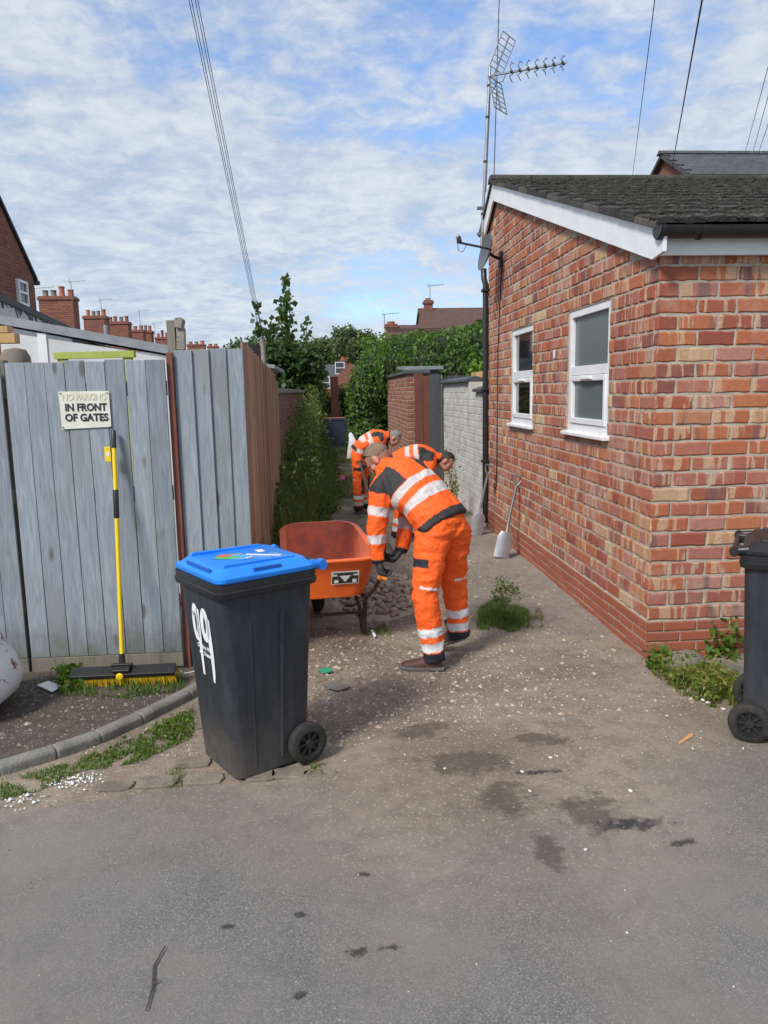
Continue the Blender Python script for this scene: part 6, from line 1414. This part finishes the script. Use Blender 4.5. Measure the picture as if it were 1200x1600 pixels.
def worker(name, label, J, hairm, vox=.010, glove_mats=('glove_black', 'glove_black'), jacket_fn=None, hair_top=.012, seed=0, hands=('grip', 'grip')):
    w_ = empty(name, (0, 0, 0), 0, label, 'person', 'workers in orange')
    V = {k: Vector(v) for k, v in J.items() if k in ('hip', 'waist', 'chest', 'neck', 'head') or k[:2] in ('sh', 'el', 'wr', 'hp', 'kn', 'an')}
    left = Vector(J['left']).normalized(); hleft = Vector(J['hleft']).normalized()
    spine = [V['hip'], V['waist'], V['chest'], V['neck']]
    M = make_head(w_, V['head'], J['face'], J['headup'], hairm)
    # body: one continuous skin, head to ankles
    mb = MB(); head_shells(mb, M)
    loft(mb, [V['neck'] - (V['neck']-V['chest']).normalized()*.04, V['neck'], V['head'] + (M.to_3x3() @ Vector((0, -.02, -.05)))], [(.07, .06), (.058, .058), (.056, .060)], left, 14)
    loft(mb, [V['hip'] - Vector((0, 0, .05)), V['hip'], V['waist'], V['chest'], V['neck']], [(.12, .09), (.14, .10), (.13, .09), (.15, .10), (.06, .06)], left, 16)
    for sd_ in 'LR':
        mb.tube([V['sh'+sd_], V['el'+sd_], V['wr'+sd_]], [.05, .042, .028], 12); mb.tube([V['chest'], V['sh'+sd_]], [.08, .05], 12)
        mb.tube([V['hp'+sd_], V['kn'+sd_], V['an'+sd_]], [.08, .055, .04], 12); mb.tube([V['hip'], V['hp'+sd_]], [.10, .08], 12)
    body = fuse('body', mb, .006 if vox < .012 else .009, 3, G['skin_tone'], w_)
    hc_ = np.array(HAIRC[hairm]); Mi = np.array(M.inverted())
    def bfn(co):
        q = co @ Mi[:3, :3].T + Mi[:3, 3]; k = np.clip((q[:, 2]+.055)/.06, 0, 1)*np.clip((.045-q[:, 1])/.03, 0, 1)*(np.linalg.norm(q, axis=1) < .16)*(np.abs(q[:, 0]) < .074)
        red = np.clip((np.abs(q[:, 0])-.070)/.01, 0, 1)[:, None]*(np.linalg.norm(q, axis=1) < .16)[:, None]
        sk = np.array((.52, .245, .17))*(1-red) + np.array((.55, .20, .14))*red
        return sk*(1-.85*k[:, None]) + hc_*.85*k[:, None]
    paint(body, bfn)
    hair_mesh(M, G[hairm], w_, hair_top)
    # jacket
    jb = MB(); c_n = (V['neck']-V['chest'])
    back_t = (V['waist']-V['hip'])
    loft(jb, [V['hip']-back_t*.18, V['hip']+back_t*.15, V['waist'], lerp(V['waist'], V['chest'], .55), V['chest'], lerp(V['chest'], V['neck'], .55), V['neck']+c_n*.02], [(.190, .142), (.190, .142), (.178, .134), (.188, .140), (.188, .135), (.150, .110), (.078, .076)], [hleft, hleft, lerp(hleft, left, .5), left, left, left, left], 28)
    loft(jb, [V['neck']-c_n*.10, V['neck']+c_n*.16, V['neck']+c_n*.34], [(.082, .078), (.078, .076), (.074, .074)], left, 20)
    for sd_ in 'LR':
        s_, e, wq = V['sh'+sd_], V['el'+sd_], V['wr'+sd_]
        jb.tube([lerp(V['chest'], V['neck'], .35), lerp(lerp(V['chest'], V['neck'], .35), s_, .6), s_, lerp(s_, e, .5), e, lerp(e, wq, .5), wq, wq+(wq-e).normalized()*.015], [.10, .092, .080, .070, .060, .054, .045, .043], 18)
    wr1 = wrinkle(.0095, 8, seed); jk = fuse('jacket', jb, vox, 5, G['hivis'], w_, wr1)
    arms = {sd_: [V['sh'+sd_], V['el'+sd_], V['wr'+sd_]] for sd_ in 'LR'}
    bt_ = [V['hip']-back_t*.18, V['waist'], V['chest'], V['neck']+c_n*.34]
    def jfn(co):
        n = len(co); col = np.tile(np.array(OR), (n, 1)); d0, t0_ = poly_param(co, bt_); P = np.array([tuple(p) for p in bt_]); ax_ = np.array(tuple((V['neck']-V['hip']).normalized())); lv = np.array(tuple(left)); lv = lv-ax_*(lv@ax_); lv /= np.linalg.norm(lv); bv = np.cross(ax_, lv)
        ctr = np.array(tuple(V['chest'])); sdv = (co-ctr)@lv; bkv = (co-ctr)@bv
        if bv[2] < 0: bkv = -bkv
        ds = {}
        for sd_ in 'LR': ds[sd_] = poly_param(co, arms[sd_])
        torso = np.ones(n, bool)
        for sd_ in 'LR':
            d, t = ds[sd_]; isarm = (d/.085 < d0/.185) & (t > .02); torso &= ~isarm
            band = ((t > .24) & (t < .37)) | ((t > .64) & (t < .76)); col[isarm & band] = RF
            col[isarm & (t > .985)] = NV
        c = t0_
        b_ = torso & (((c > .285) & (c < .375)) | ((c > .46) & (c < .55))); col[b_] = RF
        col[torso & (c < .085)] = BK
        pan_ = torso & (np.abs(sdv) > .085) & (c > .555) & (c < .84) & (bkv > -.03); col[pan_] = BK
        arm_sh = (~torso) & ((ds['L'][1] < .05) & (ds['L'][0] < .11) | (ds['R'][1] < .05) & (ds['R'][0] < .11)) & (bkv > -.02); col[arm_sh & (bkv < .06)] = BK
        col[torso & (bkv < -.05) & (np.abs(sdv) < .10) & (c > .6)] = NV
        return col
    paint(jk, jfn)
    # trousers
    tb = MB(); loft(tb, [V['hip']+back_t*.20, V['hip'], V['hip']-Vector((0, 0, .09))], [(.140, .104), (.166, .126), (.146, .116)], hleft, 24)
    legs = {}
    for sd_ in 'LR':
        h_, k_, a_ = V['hp'+sd_], V['kn'+sd_], V['an'+sd_]; bk = (k_-h_).cross(a_-k_)
        tb.tube([lerp(V['hip'], h_, .5), h_, lerp(h_, k_, .5), k_, lerp(k_, a_, .45), lerp(k_, a_, .8), a_+(a_-k_).normalized()*.045], [.125, .112, .094, .080, .076, .070, .066], 20); legs[sd_] = [h_, k_, a_+(a_-k_).normalized()*.05]
    trz = fuse('trousers', tb, vox, 5, G['hivis_trouser'], w_, wrinkle(.0105, 7, seed+5, (1, 1, .9)))
    def tfn(co):
        n = len(co); col = np.tile(np.array(OR), (n, 1)); dl = {k: poly_param(co, v) for k, v in legs.items()}
        L = dl['L'][0] < dl['R'][0]; t = np.where(L, dl['L'][1], dl['R'][1]); fv = np.array(tuple(hleft.cross(Vector((0, 0, 1)))))
        kn = np.where(L[:, None], np.array(tuple(V['knL'])), np.array(tuple(V['knR']))); fr = (co-kn)@fv; out_ = (co-kn)@np.array(tuple(hleft))*np.where(L, 1, -1)
        low = t > .5
        hpv = np.where(L[:, None], np.array(tuple(V['hpL'])), np.array(tuple(V['hpR']))); f_ = np.where(L, (V['hpL']-V['knL']).length/((V['hpL']-V['knL']).length+(V['knL']-V['anL']).length), .5)
        axp = hpv + (kn-hpv)*np.clip(t/f_, 0, 1)[:, None]; fr2 = (co-axp)@fv; out2 = (co-axp)@np.array(tuple(hleft))*np.where(L, 1, -1)
        col[((t > .715) & (t < .785)) | ((t > .835) & (t < .905))] = WB_
        col[t >= .915] = NV
        col[(fr > .052) & (t > .38) & (t < .68)] = NV
        col[(t > .40) & (t < .418) & (np.abs(out_) < .06) & (fr < 0)] = WB_
        col[(out2 > .028) & (t > .185) & (t < .255) & (fr2 > -.075)] = NV
        hipz = (co-np.array(tuple(V['hip'])))@np.array(tuple(back_t.normalized())); col[(hipz > .03)] = NV
        return col
    paint(trz, tfn)
    for sd_ in 'LR':
        a_ = V['an'+sd_]; td = Vector(J['toe'+sd_]); td = Vector((td.x, td.y, 0)).normalized(); pt = J['pitch'+sd_]
        hz = a_.z-.105; boot(w_, Vector((a_.x, a_.y, 0)) - td*.045 + Vector((0, 0, hz if pt == 0 else 0)), td, pt, (G['boot_leather'], G['boot_sole']), .90)
    for sd_, gm in zip('LR', glove_mats):
        wq = V['wr'+sd_]; kn_, axs, plm = J['grip'+sd_]
        glove('glove', wq, wq+Vector(kn_), axs, plm, G[gm], w_, .0045 if vox < .012 else .006)
    return w_

gx = Vector((.337, 4.746, .575)); gax = Vector((.03, -.12, .035)).normalized()
worker('person', 'worker in orange hi-vis bending over the wheelbarrow handle, back turned', dict(
    hip=(.70, 4.72, .93), waist=(.615, 4.79, 1.055), chest=(.47, 4.91, 1.19), neck=(.385, 4.985, 1.24), head=(.335, 5.03, 1.30), left=(-.62, -.66, -.42), hleft=(-.84, -.54, 0), face=(-.55, .30, -.78), headup=(-.55, .35, .76),
    shL=(.335, 4.83, 1.125), elL=(.295, 4.80, .885), wrL=(.300, 4.775, .680), shR=(.53, 5.06, 1.25), elR=(.525, 5.0, .96), wrR=(.455, 4.90, .715),
    hpL=(.635, 4.67, .84), knL=(.575, 4.585, .475), anL=(.625, 4.565, .115), hpR=(.79, 4.775, .85), knR=(.80, 4.84, .50), anR=(.832, 4.84, .165),
    toeL=(-1, .22), toeR=(-.75, .6), pitchL=0, pitchR=R(24),
    gripL=((.012, -.004, -.09), (gax.x, gax.y, gax.z), (.8, .3, .1)), gripR=((-.06, -.055, -.075), (gax.x, gax.y, gax.z), (-.5, .5, -.3))), 'hair_brown', .0085, ('glove_black', 'glove_black'), seed=3)
worker('person', 'grey-haired worker in orange hi-vis stooping with a white sack beside brick yard wall', dict(
    hip=(.46, 11.0, .90), waist=(.54, 11.0, 1.0), chest=(.70, 10.99, 1.08), neck=(.84, 10.98, 1.10), head=(.955, 10.97, 1.075), left=(0, 1, .1), hleft=(.15, 1, 0), face=(.75, -.1, -.65), headup=(.65, 0, .75),
    shL=(.76, 11.17, 1.05), elL=(.82, 11.20, .80), wrL=(.86, 11.12, .58), shR=(.74, 10.80, 1.05), elR=(.46, 10.72, .98), wrR=(.44, 10.74, .78),
    hpL=(.48, 11.10, .82), knL=(.52, 11.12, .48), anL=(.50, 11.16, .11), hpR=(.44, 10.91, .82), knR=(.42, 10.90, .48), anR=(.41, 10.92, .11),
    toeL=(1, .1), toeR=(1, -.15), pitchL=0, pitchR=0,
    gripL=((.02, 0, -.09), (0, 1, 0), (1, 0, 0)), gripR=((.03, 0, -.085), (0, 1, 0), (1, 0, 0))), 'hair_grey', .012, seed=9)
worker('person', 'dark-haired worker in orange hi-vis bent double beside white-painted wall', dict(
    hip=(.80, 8.85, .90), waist=(.90, 8.84, .97), chest=(1.08, 8.81, 1.0), neck=(1.25, 8.79, .965), head=(1.365, 8.77, .925), left=(.1, 1, .1), hleft=(.15, 1, 0), face=(.80, -.25, -.55), headup=(.55, 0, .8),
    shL=(1.16, 8.98, .93), elL=(1.20, 9.0, .68), wrL=(1.24, 8.95, .46), shR=(1.15, 8.62, .94), elR=(1.10, 8.55, .69), wrR=(1.18, 8.56, .47),
    hpL=(.82, 8.95, .82), knL=(.90, 8.97, .48), anL=(.84, 9.0, .11), hpR=(.78, 8.76, .82), knR=(.85, 8.74, .48), anR=(.78, 8.74, .11),
    toeL=(1, .1), toeR=(1, -.15), pitchL=0, pitchR=0,
    gripL=((.02, 0, -.09), (0, 1, 0), (1, 0, 0)), gripR=((.03, 0, -.085), (0, 1, 0), (1, 0, 0))), 'hair_dark', .012, seed=14, hair_top=.02)
# pole and white sack of the stooping worker
m = MB(); m.tube([(.43, 10.70, .80), (.47, 10.70, .66), (.62, 10.70, .03)], .018, 8); tag(m.build('litter_picker', G['grey_metal'], None, smooth=True), 'grey pole held down by the grey-haired worker', 'pole')
m = MB(); m.rings([rrect(.16, .20, .04, 0), rrect(.22, .26, .06, .08), rrect(.20, .24, .06, .25), rrect(.12, .14, .04, .34), rrect(.04, .05, .015, .37)])
for i, v in enumerate(m.v): m.v[i] = (v[0]*.55+.02*math.sin(v[2]*30)+.335-.25*(v[2]-.2)*-.4, v[1]*.8+11.1, v[2]+.80)
tag(m.build('white_sack', G['bag_white'], None, smooth=True), 'white plastic sack held behind the grey-haired worker', 'sack')
